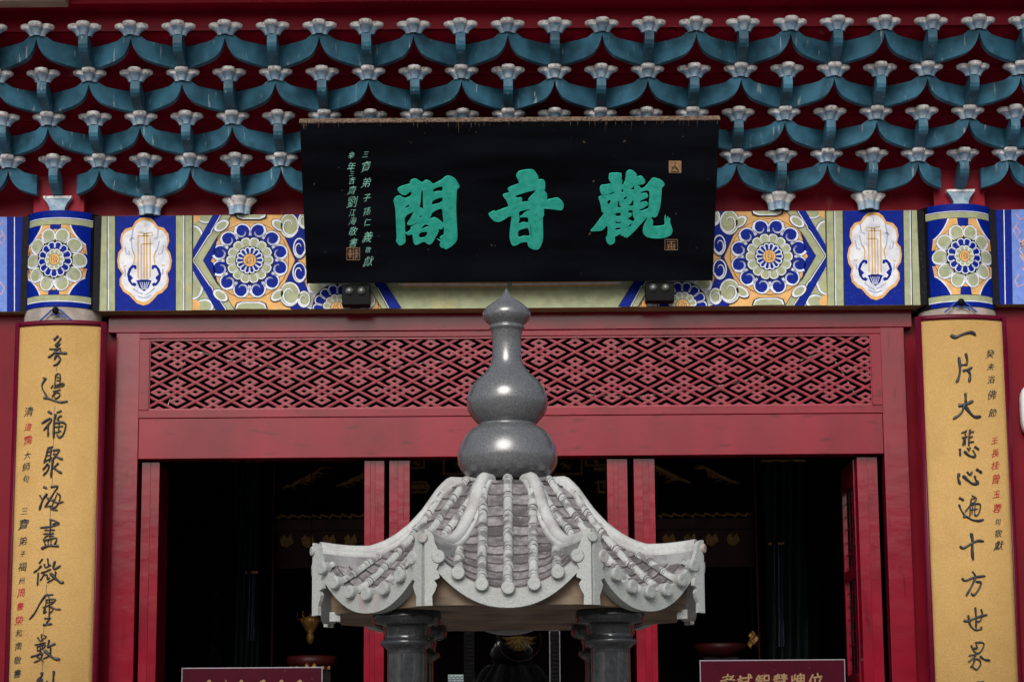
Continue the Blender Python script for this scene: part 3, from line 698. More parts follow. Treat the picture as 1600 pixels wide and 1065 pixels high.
# hanging silk banners with pale glints
def banner(px, y0, y1, wpx, m_, label):
    Y = 2.4; a = P(px-wpx/2, y1, Y); b = P(px+wpx/2, y0, Y); t = tag(node('silk_banner', None, (a.x, Y, b.z)), label, 'banner', 'dark silk banners hanging in the hall')
    rows = []
    for i in range(25):
        z = -(b.z-a.z)*i/24; rows.append([((b.x-a.x)*j/12, .03*math.sin(j*1.3+i*.12), z) for j in range(13)])
    mb = MB(); mb.grid(rows); mb.build('cloth', M[m_], t)
    mb = MB(); mb.tube([(-.02,0,.005),(b.x-a.x+.02,0,.005)], .012, 8); mb.build('rod', M['gildwood'], t)
banner(385,720,1062,46,'green','dark green silk banner left of the pole in the left doorway'); banner(393,895,1000,13,'navy','narrow blue silk strip over the green banner, left doorway')
banner(1228,720,1062,52,'green','dark green silk banner right of the pole in the right doorway'); banner(1215,850,1010,12,'navy','narrow blue silk strip beside the green banner, right doorway')
# dim hanging boards with carved characters at the room's sides
def glyph(ch, off=0, cache={}):
    if (ch, off) in cache: return cache[(ch, off)]
    c = bpy.data.curves.new('glyph', 'FONT'); c.body = ch; c.size = 1; c.resolution_u = 2; c.offset = off
    o = bpy.data.objects.new('glyph', c); col.objects.link(o)
    dg = bpy.context.evaluated_depsgraph_get(); me = bpy.data.meshes.new_from_object(o.evaluated_get(dg))
    v = [tuple(q.co[:2]) for q in me.vertices]; f = [tuple(p.vertices) for p in me.polygons]
    xs = [p[0] for p in v] or [0]; ys = [p[1] for p in v] or [0]
    cx_, cy_ = (min(xs)+max(xs))/2, (min(ys)+max(ys))/2
    v = [(x-cx_, y-cy_) for x, y in v]
    bpy.data.objects.remove(o); bpy.data.curves.remove(c); bpy.data.meshes.remove(me)
    cache[(ch, off)] = (v, f); return cache[(ch, off)]
def put_glyph(ch, pxc, pyc, size, pos, m_, parent, bold=.0, shear=.12, name='character', sy=1.0):
    """flat brush lettering; pos(px,py,lift) gives the surface point"""
    v, f = glyph(ch, -.013 if m_ == 'mint' else (-.004 if name == 'small_character' else 0)); mb = MB(); k = 0; ang = random.uniform(-.09,.09); v = [(x*math.cos(ang)-y*math.sin(ang)+.03*math.sin(5*y+len(mb.v)), x*math.sin(ang)+y*math.cos(ang)+.035*math.sin(6*x+2)) for x, y in v]
    for dx, dy in ((0,0),(bold,0),(0,bold),(bold,bold)) if bold else ((0,0),):
        b = len(mb.v)
        for x, y in v:
            ww_ = 1 + .08*math.sin(9*y + 3*x)
            mb.v.append(tuple(pos(pxc + (x*ww_ + shear*y + dx)*size*.92, pyc - (y + .16*x + dy)*size*sy, .001 + .0004*k)))
        for q in f: mb.f.append(tuple(b+i for i in q)); mb.m.append(0); mb.sm.append(False)
        k += 1
    return mb.build(name, M[m_], parent)
for px, lab, chs in ((338,'dim vertical board with faded red characters far left in the left doorway','慈雲普護'),(1265,'dim vertical board with faded red characters far right in the right doorway','法雨均霑')):
    p = P(px, 950, 3.6); t = tag(node('hanging_board', None, (0,0,0)), lab, 'board', 'dim boards at the room sides')
    a, b = P(px-12,1080,3.6), P(px+12,860,3.6)
    mb = MB(); mb.box(a.x,b.x,3.6,3.63,a.z,b.z); mb.build('panel', M['dark'], t)
    for i in range(5):
        z = a.z + (b.z-a.z)*(.12+.19*i); mb = MB(); 
        for k in range(5):
            x = a.x+(b.x-a.x)*(.3+.4*random.random()); mb.tube([(x,3.595,z+random.uniform(-.03,.03)),(x+random.uniform(-.03,.03),3.59,z+random.uniform(-.04,.04))],.006,5)
        mb.build('carved_flourish', M['darkred'], t)

# table-top lacquer tray with gilt knobs seen over the left sign, gilt lantern above it
p = P(487, 1046, 1.8)
tr = tag(node('lacquer_incense_tray', None, tuple(p)), 'brown lacquer tray with small gilt ornaments just over the left red sign', 'tray')
mb = MB(); mb.lathe([(0,.02),(.16,.02),(.17,.05),(.17,.09),(.155,.09),(.15,.05)], (0,0,0), 32); mb.build('rim', M['darkred'], tr)
for i, (dx, h_, r_) in enumerate(((-.13,.03,.012),(-.09,.03,.012),(-.02,.05,.018),(.03,.045,.018),(.09,.03,.012),(.13,.03,.012))):
    mb = MB(); mb.lathe([(0,0),(r_,.004),(r_*1.1,h_*.5),(r_*.5,h_),(0,h_)], (dx,-.155,-.01), 10); mb.build('gilt_ornament', M['gildwood'], tr)
mb = MB(); mb.box(-.14,.14,-.14,.14,-p.z+.3,.018); mb.build('stand', M['dark'], tr)
p = P(485, 975, 2.2)
ln = tag(node('gilt_hanging_lamp', None, tuple(p)), 'small gilt hanging lamp in the left doorway under the roof corner', 'lamp')
mb = MB(); mb.lathe([(0,-.14),(.02,-.12),(.03,-.08),(.02,-.06),(.05,-.02),(.075,.03),(.06,.05),(.01,.06),(0,.08)], n=14); mb.build('bowl', M['gildwood'], ln)
for k in range(6):
    an = k*math.pi/3; mb = MB(); mb.tube([(.07*math.cos(an),.07*math.sin(an),.03),(.10*math.cos(an),.10*math.sin(an),.06),(.09*math.cos(an),.09*math.sin(an),.085)],.006,5); mb.build('branch', M['gildwood'], ln)
mb = MB(); mb.tube([(0,0,.08),(0,0,5.55-p.z)],.004,5); mb.build('chain', M['dark'], ln)
p = P(1125, 1022, 1.9)
bw = tag(node('brown_bell_bowl', None, tuple(p)), 'dark brown bowl on a stand over the right red sign', 'bowl')
mb = MB(); mb.lathe([(0,-.02),(.12,-.02),(.17,.03),(.18,.07),(.16,.07),(.15,.04)], n=28); mb.build('body', M['darkred'], bw)
mb = MB(); mb.box(-.12,.12,-.1,.1,-p.z+.3,-.022); mb.build('stand', M['dark'], bw)
p = P(1176, 985, 2.1)
cl = tag(node('gold_tassel_cloth', None, tuple(p)), 'small draped gold cloth hanging beside the right pole', 'cloth')
rows = [[(-.03+.06*j/6+.01*math.sin(i), .012*math.sin(j*1.6), -.07-.004*((j-3)**2)+0-.09*i/8+.07) for j in range(7)] for i in range(9)]
mb = MB(); mb.grid(rows); mb.build('cloth', M['gildwood'], cl)
mb = MB(); mb.tube([(0,0,0),(0,0,5.5-p.z)],.003,5); mb.build('cord', M['dark'], cl)
# central gilt figure halo behind glass
p = P(812, 1005, 3.0)
hl = tag(node('gilt_lotus_ornament', None, tuple(p)), 'dim gilt lotus ornament behind the glass in the middle bay', 'ornament')
for k in range(9):
    an = math.pi*(k+.5)/9; mb = MB(); mb.tube([(0,0,.05),(-.09*math.cos(an),-.02,.05-.10*math.sin(an)),(-.13*math.cos(an),-.01,.07-.13*math.sin(an))],[.012,.018,.004],6); mb.build('petal', M['gildwood'], hl)
mb = MB(); mb.tube([(.16*math.cos(a*.3142),0,.03+.16*math.sin(a*.3142)) for a in range(21)],.006,6); mb.build('ring', M['darkred'], hl)
mb = MB(); mb.tube([(0,0,.19),(0,0,5.55-p.z)],.004,5); mb.build('hanging_rod', M['dark'], hl)
# ladder-like speaker columns behind glass
for px, lab in ((733,'dark slatted column speaker behind the glass, left of the gilt ornament'),(867,'dark slatted column speaker with a pale edge behind the glass, right of the gilt ornament')):
    a, b = P(px-8,1090,1.6), P(px+8,985,1.6); t = tag(node('column_speaker', None, ((a.x+b.x)/2,1.6,b.z)), lab, 'speaker', 'slatted column speakers behind the glass')
    w_ = (b.x-a.x)/2; h_ = b.z-.3
    mb = MB(); mb.box(-w_+.007,w_-.007,.01,.06,-h_,0); mb.build('cabinet', M['iron'], t)
    for s in (-1,1):
        mb = MB(); mb.box(min(s*w_,s*(w_-.006)),max(s*w_,s*(w_-.006)),0,.06,-h_,0); mb.build('edge_strip', M['alu'] if px > 800 else M['iron'], t)
    mb = MB(); mb.box(-w_+.007,w_-.007,.0,.06,.001,.03); mb.build('cap', M['alu'] if px > 800 else M['iron'], t)
    for i in range(18):
        mb = MB(); mb.box(-w_+.007,w_-.007,-.0,.0095,-.03-i*.028,-.018-i*.028); mb.build('slat', M['dark'], t)
# small patterned card behind glass
a, b = P(700,1080,1.2), P(724,1053,1.2)
cdq = tag(node('patterned_card', None, (a.x,1.2,a.z)), 'small pale blue patterned card low behind the glass', 'card')
mb = MB(); mb.box(0,b.x-a.x,0,.004,-1.0+.0,b.z-a.z); mb.build('card', M['whiteplastic'] , cdq)
mb = MB()
for i in range(7):
    z = (b.z-a.z)*(.08+.13*i); mb.tube([((b.x-a.x)*(j/12),-.003,z+.004*math.sin(j*1.9+i*2)) for j in range(13)],.0022,4)
mb.build('wave_lines', M['navy'], cdq)

# ---- red signs standing in the doorways
def sign(x0, x1, ytop, label, chars, ys):
    Y = .55
    a, b = P(x0, ytop, Y), P(x1, ytop, Y); L = b.x-a.x; zt = (a.z+b.z)/2; H_ = .62
    t = tag(node('red_notice_sign', None, (a.x, Y, zt-H_)), label, 'sign', 'red signs standing in the doorways')
    mb = MB(); mb.box(.006, L-.006, 0, .02, .0, H_-.006); mb.build('face_panel', M['signred'], t)
    for (xa_,xb_,za_,zb_) in ((0,L,H_-.006,H_+.001),(0,.0058,0,H_-.0062),(L-.0058,L,0,H_-.0062)):
        mb = MB(); mb.box(xa_,xb_,-.004,.022,za_,zb_); mb.build('edging', M['alu'], t)
    for x in (.1, L-.13):
        mb = MB(); mb.box(x,x+.03,.0,.02,.3-(zt-H_),-.0005); mb.build('leg', M['iron'], t)
    pos = lambda px, py, lift: Vector((P(px,py,Y).x - a.x, -lift, P(px,py,Y).z-(zt-H_)))
    if chars:
        for i, ch in enumerate(chars): put_glyph(ch, 1135+i*27.6, 1066-.25*i, 27, pos, 'signtext', t, bold=.03)
    else:
        for i, (x, dx) in enumerate(((323,4),(353,-2),(374,3),(406,6),(436,4),(464,5))):
            mb = MB(); q = [pos(x,1064,.002), pos(x+dx,1060.5,.002), pos(x+dx+3,1063,.002), pos(x+dx+1,1072,.002), pos(x-3,1072,.002)]; mb.face(q); mb.build('stroke', M['signtext'], t)
sign(284, 504, 1042, 'plain dark red sign with thin pale edging in the left doorway', None, 0)
sign(1093, 1320, 1030, 'dark red sign with dull gold characters in the right doorway', '考試智慧牌位', 0)

# ------------------------------------------------------------------ name board
pb, pt_ = P(797, 440.5, -.15), P(797, 190, -.83)
up = (pt_ - pb).normalized(); nb = Vector((0, -up.z, up.y)).normalized()
if nb.y > 0: nb = -nb
BH = (pt_ - pb).length; BW = (XC(1114, 438, -.15) - XC(480, 443, -.15)) / 2
bd = tag(node('name_board', None, tuple(pb)), 'large black name board with three green brush characters, tilted forward over the painted beam', 'sign board')
bd.location.x = 0; bd.location = (0, pb.y, pb.z)
def BL(x, h, d=0): return Vector((x, 0, 0)) + up*h + nb*d      # board local
mb = MB(); c = [BL(-BW,0), BL(BW,0), BL(BW,BH), BL(-BW,BH)]
mb.prism(c, -nb*.05); o = mb.build('panel', M['board'], bd, .004)
mb = MB(); rr = random.Random(3)
rows = []
for i in range(2): pass
mb.prism([BL(-BW-.004,BH+.0005,.003), BL(BW+.004,BH+.0005,.003), BL(BW+.004,BH+.006,.003), BL(-BW-.004,BH+.006,.003)], -nb*.056)
for i in range(46):
    x = rr.uniform(-BW+.02, BW-.02); w_ = rr.uniform(.004,.03); 
    mb.prism([BL(x,BH-.0,.0045), BL(x+w_,BH-.0,.0045), BL(x+w_*.8,BH+.005+rr.uniform(.0,.008),.0045), BL(x+w_*.1,BH+.006,.0045)], -nb*.02)
mb.build('dusty_top_edge', M['dust'], bd)
mb = MB()
for i in range(70):
    x = rr.uniform(-BW+.01, BW-.01) if rr.random() < .5 else rr.choice((rr.uniform(-BW+.01,-BW+.25), rr.uniform(.35,BW-.02))); l_ = rr.uniform(.004,.05)*(2.0 if rr.random() < .15 else 1); w_ = rr.uniform(.0012,.0035); h_ = BH-.002
    mb.face([BL(x,h_,.0013), BL(x+w_,h_,.0013), BL(x+w_*.7,h_-l_*.6,.0013), BL(x+w_*.4,h_-l_,.0013), BL(x-w_*.1,h_-l_*.5,.0013)])
for i in range(60):
    x = rr.uniform(-BW+.02, BW-.02); h_ = BH*(1-rr.random()**2*.9)-.02; w_ = rr.uniform(.001,.003)
    mb.face([BL(x,h_,.0013), BL(x+w_,h_,.0013), BL(x+w_,h_-w_*rr.uniform(.5,4),.0013), BL(x,h_-w_,.0013)])
mb.build('droppings_and_chips', M['dust'], bd)
def bpos(px, py, lift=0):
    q = PP(px, py, pb, nb); return q - Vector((0, pb.y, pb.z)) + nb*lift
def char_from_outline(x0, y0, sc, loops, name, m_):
    cu = bpy.data.curves.new(name, 'CURVE'); cu.dimensions = '2D'; cu.fill_mode = 'BOTH'; cu.extrude = .003; cu.bevel_depth = .001; cu.bevel_resolution = 1
    for lp in loops:
        # smooth the traced outline a little
        n = len(lp); sp = cu.splines.new('POLY'); pts = []
        for i in range(n):
            p0, p1, p2, p3 = lp[i-1], lp[i], lp[(i+1)%n], lp[(i+2)%n]
            for t in (0, .33, .66):
                f = lambda a, b, c_, d: .5*((2*b)+(-a+c_)*t*.6+(2*a-5*b+4*c_-d)*0) if False else b + (c_-b)*t + .0
                pts.append(tuple(0.5*((2*p1[k]) + (-p0[k]+p2[k])*t + (2*p0[k]-5*p1[k]+4*p2[k]-p3[k])*t*t + (-p0[k]+3*p1[k]-3*p2[k]+p3[k])*t**3) for k in (0,1)))
        sp.points.add(len(pts)-1); sp.use_cyclic_u = True
        for k, (x, y) in enumerate(pts):
            q = bpos(x0 + x/sc, y0 + y/sc); sp.points[k].co = (q.x, q.dot(up), 0, 1)
    ob = bpy.data.objects.new(name, cu); col.objects.link(ob)
    dg = bpy.context.evaluated_depsgraph_get(); me = bpy.data.meshes.new_from_object(ob.evaluated_get(dg)); bpy.data.objects.remove(ob); bpy.data.curves.remove(cu)
    for v in me.vertices: x, y, z = v.co; v.co = Vector((x,0,0)) + up*y + nb*(z+.0045)
    me.materials.clear(); me.materials.append(M[m_]); return link(name, me, bd)
GE = [[(125,240),(165,205),(245,180),(285,165),(285,135),(330,108),(370,115),(435,155),(480,125),(530,135),(580,175),(640,145),(690,120),(740,78),(790,75),(850,105),(890,160),(915,215),(885,245),(878,330),(875,500),(885,700),(890,880),(830,960),(750,1005),(725,990),(690,985),(672,955),(680,910),(640,880),(690,895),(670,860),(690,840),(715,830),(722,790),(720,720),(690,752),(655,745),(650,785),(610,860),(575,920),(535,945),(505,930),(470,910),(435,920),(375,948),(340,930),(325,870),(318,815),(265,825),(228,805),(230,900),(215,930),(170,952),(145,945),(110,900),(118,860),(110,700),(100,520),(90,440),(75,385),(100,340),(150,322),(215,355),(295,320),(297,265),(235,305),(190,308),(150,280)],
 [(555,555),(615,510),(690,490),(705,560),(712,670),(680,650),(610,605),(560,612),(530,605),(560,570)],
 [(225,585),(330,525),(325,550),(295,610),(250,680),(290,695),(350,680),(380,660),(365,690),(300,720),(295,755),(230,795),(222,700)],
 [(230,460),(270,435),(275,455),(230,485)],[(430,262),(447,262),(450,380),(455,500),(435,480),(408,470),(418,400)],[(585,235),(690,203),(695,265),(640,268),(583,278)],[(578,385),(690,345),(690,405),(570,440)],
 [(405,600),(420,575),(435,580),(425,600)],[(430,745),(475,690),(535,708),(490,728)],[(408,800),(508,782),(485,850),(412,860)]]
YIN = [[(385,150),(410,100),(460,82),(570,75),(620,120),(645,165),(648,192),(700,195),(725,230),(725,300),(715,320),(748,370),(750,420),(728,435),(800,425),(870,412),(920,445),(948,490),(935,545),(900,555),(820,545),(720,537),(715,560),(715,620),(700,650),(705,800),(705,900),(670,1000),(620,1022),(560,1005),(530,975),(525,945),(505,930),(440,940),(400,965),(350,972),(320,920),(310,830),(325,700),(325,620),(230,670),(180,690),(120,675),(60,605),(80,580),(125,560),(135,572),(230,535),(290,510),(270,440),(230,385),(235,365),(288,350),(303,335),(285,300),(320,275),(410,240),(412,205)],
 [(370,385),(440,360),(520,335),(615,320),(590,360),(545,405),(530,430),(540,450),(450,460),(455,430),(440,405),(400,410)],
 [(420,575),(490,552),(575,543),(500,575),(460,612),(432,636),(523,640),(525,708),(480,697),(416,715),(425,660)],[(412,800),(490,770),(532,775),(545,860),(480,862),(420,875)],[(553,730),(562,870),(572,865),(562,735)]]
GUAN = [[(288,120),(310,92),(430,92),(450,120),(445,165),(458,185),(452,235),(470,235),(500,170),(510,80),(560,52),(610,75),(645,115),(650,140),(700,130),(745,180),(745,215),(710,235),(648,245),(680,265),(705,290),(760,260),(830,175),(870,155),(960,190),(1000,240),(965,285),(958,400),(945,520),(920,600),(890,655),(832,655),(855,710),(850,760),(870,775),(1000,760),(1000,690),(1012,635),(1030,690),(1045,650),(1055,685),(1070,670),(1078,740),(1105,820),(1085,880),(1000,920),(880,925),(780,905),(730,850),(735,780),(760,720),(780,650),(700,740),(600,850),(520,915),(510,895),(490,910),(480,890),(445,885),(480,850),(390,893),(368,900),(370,960),(340,995),(300,1000),(265,960),(258,910),(275,880),(272,760),(210,815),(130,828),(60,825),(90,790),(150,710),(235,595),(205,590),(190,520),(175,450),(158,415),(175,385),(240,380),(340,357),(352,328),(240,372),(200,365),(172,290),(195,245),(240,240),(310,225),(310,200),(288,170)],
 [(453,265),(466,300),(478,330),(430,345),(448,330)],[(575,290),(610,255),(612,305),(560,300)],[(485,400),(520,390),(520,415),(485,435)],[(272,445),(312,430),(310,470),(278,492)],[(415,430),(428,500),(450,515),(430,535),(400,520)],
 [(378,600),(442,598),(438,640),(380,640)],[(380,700),(410,715),(440,710),(438,735),(382,735)],[(380,790),(440,785),(435,810),(380,820)],[(560,490),(600,430),(600,510),(530,505),(500,495)],
 [(540,570),(595,565),(595,620),(622,690),(590,722),(570,775),(535,768),(560,745),(590,710),(550,690),(535,665),(575,640),(580,605),(545,605)],
 [(705,330),(805,320),(800,480),(790,545),(690,580),(688,555),(740,530),(790,490),(760,455),(690,470),(700,440),(785,400),(770,350),(705,355)]]
char_from_outline(605, 265, 8.192, GE, 'character', 'jade'); char_from_outline(755, 255, 7.607, YIN, 'character', 'jade'); char_from_outline(915, 260, 8.19, GUAN, 'character', 'jade')
def blift(px, py, l): return bpos(px, py, l + .001)
for i, (ch, y, s) in enumerate((('三',241,11),('寶',260,17),('弟',285,17),('子',309,14),('孫',330,14),('仁',347,13),('義',370,18),('敬',390,10),('獻',408,17))):
    put_glyph(ch, 571.5 + (i*.55), y, s, blift, 'mint', bd, shear=.2, name='inscription_character')
for i, (ch, y, s) in enumerate((('辛',243,12),('年',260,15),('三',271,9),('吉',282,12),('齋',297,14),('劉',315,19),('江',332,12),('海',345,13),('敬',361,15),('書',379,15))):
    put_glyph(ch, 549 + i*.35, y, s, blift, 'mint', bd, shear=.2, name='inscription_character')
def seal(x0, y0, x1, y1, solid, strokes):
    mb = MB()
    if solid: mb.face([blift(x0,y0,.001),blift(x1,y0,.001),blift(x1,y1,.001),blift(x0,y1,.001)])
    else:
        for q in ribbon([(x0,y0),(x1,y0),(x1,y1),(x0,y1)], 1.2, True): mb.face([blift(a,b,.001) for a,b in q])
    o = mb.build('seal_stamp', M['seal'], bd); mb = MB()
    for s_ in strokes:
        for q in ribbon(s_, 1.1): mb.face([blift(x0+a*(x1-x0), y0+b*(y1-y0), .0018) for a,b in [((u_-0),(v_-0)) for u_,v_ in q]])
    return mb
def seal_marks(x0, y0, x1, y1, solid, strokes, m_):
    seal(x0,y0,x1,y1,solid,[]); mb = MB()
    for s_ in strokes:
        pts = [(x0+a*(x1-x0), y0+b*(y1-y0)) for a, b in s_]
        for q in ribbon(pts, 1.15): mb.face([blift(a,b,.002) for a,b in q])
    mb.build('seal_character', M[m_], bd)
seal_marks(1045,251,1064.5,270,True,[[(.5,.15),(.5,.3)],[(.45,.38),(.4,.6),(.2,.75)],[(.5,.4),(.6,.7),(.8,.78)],[(.15,.9),(.85,.9)],[(.35,.5),(.25,.55)],[(.65,.55),(.68,.72)]],'board')
seal_marks(1039,374,1058.5,390,False,[[(.15,.2),(.85,.2)],[(.2,.35),(.2,.5),(.5,.4),(.8,.5),(.8,.35)],[(.5,.25),(.5,.9)],[(.15,.65),(.85,.65)],[(.15,.85),(.85,.85)],[(.3,.55),(.25,.9)],[(.7,.55),(.75,.9)]],'seal')
seal_marks(542,387,562,405.5,False,[[(.5,.05),(.5,.95)],[(.05,.5),(.95,.5)],[(.12,.2),(.4,.2)],[(.25,.1),(.25,.45)],[(.12,.35),(.4,.38)],[(.6,.15),(.9,.15)],[(.75,.1),(.75,.45)],[(.6,.28),(.9,.28)],[(.6,.4),(.9,.4)],[(.12,.6),(.4,.6)],[(.15,.7),(.4,.75)],[(.25,.55),(.25,.92)],[(.6,.62),(.9,.62)],[(.6,.75),(.88,.8)],[(.75,.6),(.65,.93)]],'seal')
# support blocks with two bolts below the board
for (x0, x1, y0, y1) in ((534,578,443,476),(1009,1053,439,470)):
    a, b = P(x0, y1, -.13), P(x1, y0, -.13); L0 = Vector((0, pb.y, pb.z))
    mb = MB(); mb.box(a.x-L0.x, b.x-L0.x, -.13-L0.y, -.0305-L0.y, a.z-L0.z, b.z-L0.z-.004); sb = mb.build('support_block', M['iron'], bd, .004)
    zc_ = (a.z+b.z)/2 + .02
    for f_ in (.27, .70):
        x = a.x + (b.x-a.x)*f_; mb = MB()
        rows = [[(x + r*math.cos(k*math.pi/8), -.131-d-L0.y, zc_ - L0.z + r*math.sin(k*math.pi/8)) for k in range(16)] for r, d in ((.024,0),(.024,.008),(.017,.012),(.016,.022),(.0005,.024))]
        mb.grid(rows, 0, True, True); mb.build('bolt', M['steel'], sb)
    mb = MB(); mb.box(a.x-L0.x+.02, b.x-L0.x-.02, -.030-L0.y, -.0175-L0.y, a.z-L0.z+.01, b.z-L0.z-.01); mb.build('back_plate', M['iron'], sb)

# ------------------------------------------------------------------ couplet panels on the columns
PR = .55
def couplet(sgn):
    cxw = sgn*(abs(P(30,505,-.1).x)+abs(P(162,505,-.1).x))/2
    edge = {}
    def front(x): return -.165 + (PR - math.sqrt(PR*PR - min((x-cxw)**2, .1)))
    def pos(px, py, lift=0):
        y = -.15
        for _ in range(4):
            q = P(px, py, y); y = front(q.x)
        return Vector((q.x, y - lift, q.z))
    if sgn < 0: l0, r0, top_ = 24.5, 166, 500
    else: l0, r0, top_ = 1431, 1572, 491
    W_ = (pos(r0, 505).x - pos(l0, 505).x)/2; zt = pos((l0+r0)/2, top_).z; z_bot = 1.1
    mid = (pos(r0,505).x + pos(l0,505).x)/2
    lab = ('curved gold panel of raised black characters on the left column, blackish 無邊福聚 column with small red names at its left'
           if False else ('curved gold couplet panel on the left column, long small inscription down its left edge' if sgn < 0 else 'curved gold couplet panel on the right column, topped by a single horizontal stroke'))
    t = tag(node('couplet_panel', None, (0,0,0)), lab, 'couplet panel', 'gold couplet panels on the columns')
    def sheet(x0, x1, z0, z1_, lift, thick, m_, name, n=16):
        mb = MB(); f = [[(x0+(x1-x0)*j/n, front(x0+(x1-x0)*j/n)-lift, z) for j in range(n+1)] for z in (z0, z1_)]
        b = [[(p[0], p[1]+thick, p[2]) for p in r_] for r_ in f]
        mb.grid(f); mb.grid(b[::-1]); 
        for r_, q_ in ((f[0], b[0]), (f[1], b[1])): mb.grid([r_, q_], 0, False)
        for k in (0, n): mb.face([f[0][k], f[1][k], b[1][k], b[0][k]])
        o = mb.build(name, M[m_], t); fixup(o); return o
    bw = .030
    sheet(mid-W_+bw, mid+W_-bw, z_bot, zt-.030, 0, .03, 'gilt', 'gold_ground', 20)
    sheet(mid-W_, mid-W_+bw-.0008, z_bot, zt, .008, .045, 'maroon', 'frame_side', 3)
    sheet(mid+W_-bw+.0008, mid+W_, z_bot, zt, .008, .045, 'maroon', 'frame_side', 3)
    sheet(mid-W_+bw, mid+W_-bw, zt-.0295, zt, .0075, .045, 'maroon', 'frame_top', 16)
    # board joint down the middle
    mb = MB(); xs = pos(86 if sgn < 0 else 1508, 600).x
    return t, pos
def brush(t, pos, x0, y0, sc, strokes, name='character'):
    mb = MB()
    for si, (w, pts) in enumerate(strokes):
        # Catmull-Rom resample
        P_ = []
        n = len(pts)
        for i in range(n-1):
            a, b, c, d = pts[max(i-1,0)], pts[i], pts[i+1], pts[min(i+2,n-1)]
            for k in range(5):
                tt = k/5; P_.append(tuple(.5*((2*b[q])+(-a[q]+c[q])*tt+(2*a[q]-5*b[q]+4*c[q]-d[q])*tt*tt+(-a[q]+3*b[q]-3*c[q]+d[q])*tt**3) for q in (0,1)))
        P_.append(pts[-1]); N = len(P_); rows = []
        for i, p in enumerate(P_):
            a, b = P_[max(i-1,0)], P_[min(i+1,N-1)]; tx, ty = b[0]-a[0], b[1]-a[1]; dd = math.hypot(tx,ty) or 1; nx, ny = -ty/dd, tx/dd
            f = i/(N-1); prof = .86 + .22*math.cos(f*math.pi*2) if w > 0 else 1
            prof *= (.55 + .45*min(1, 6*f+.25)) * (.45 + .55*min(1, 5*(1-f)+.1))
            hw_ = abs(w)*.64*prof; ex_ = (-3 if i == 0 else (3 if i == N-1 else 0))
            row = []
            for s_, l_ in ((-1,.0),(-.82,.55),(-.35,.95),(0,1.0),(.35,.95),(.82,.55),(1,.0)):
                row.append(pos(x0+(p[0]+nx*hw_*s_+tx/dd*ex_)/sc, y0+(p[1]+ny*hw_*s_+ty/dd*ex_)/sc, .0005+.010*l_+.0002*si))
            rows.append(row)
        mb.grid(rows, 0, True); mb.face(rows[0]); mb.face(rows[-1][::-1])
    return mb.build(name, M['inkchar'], t)
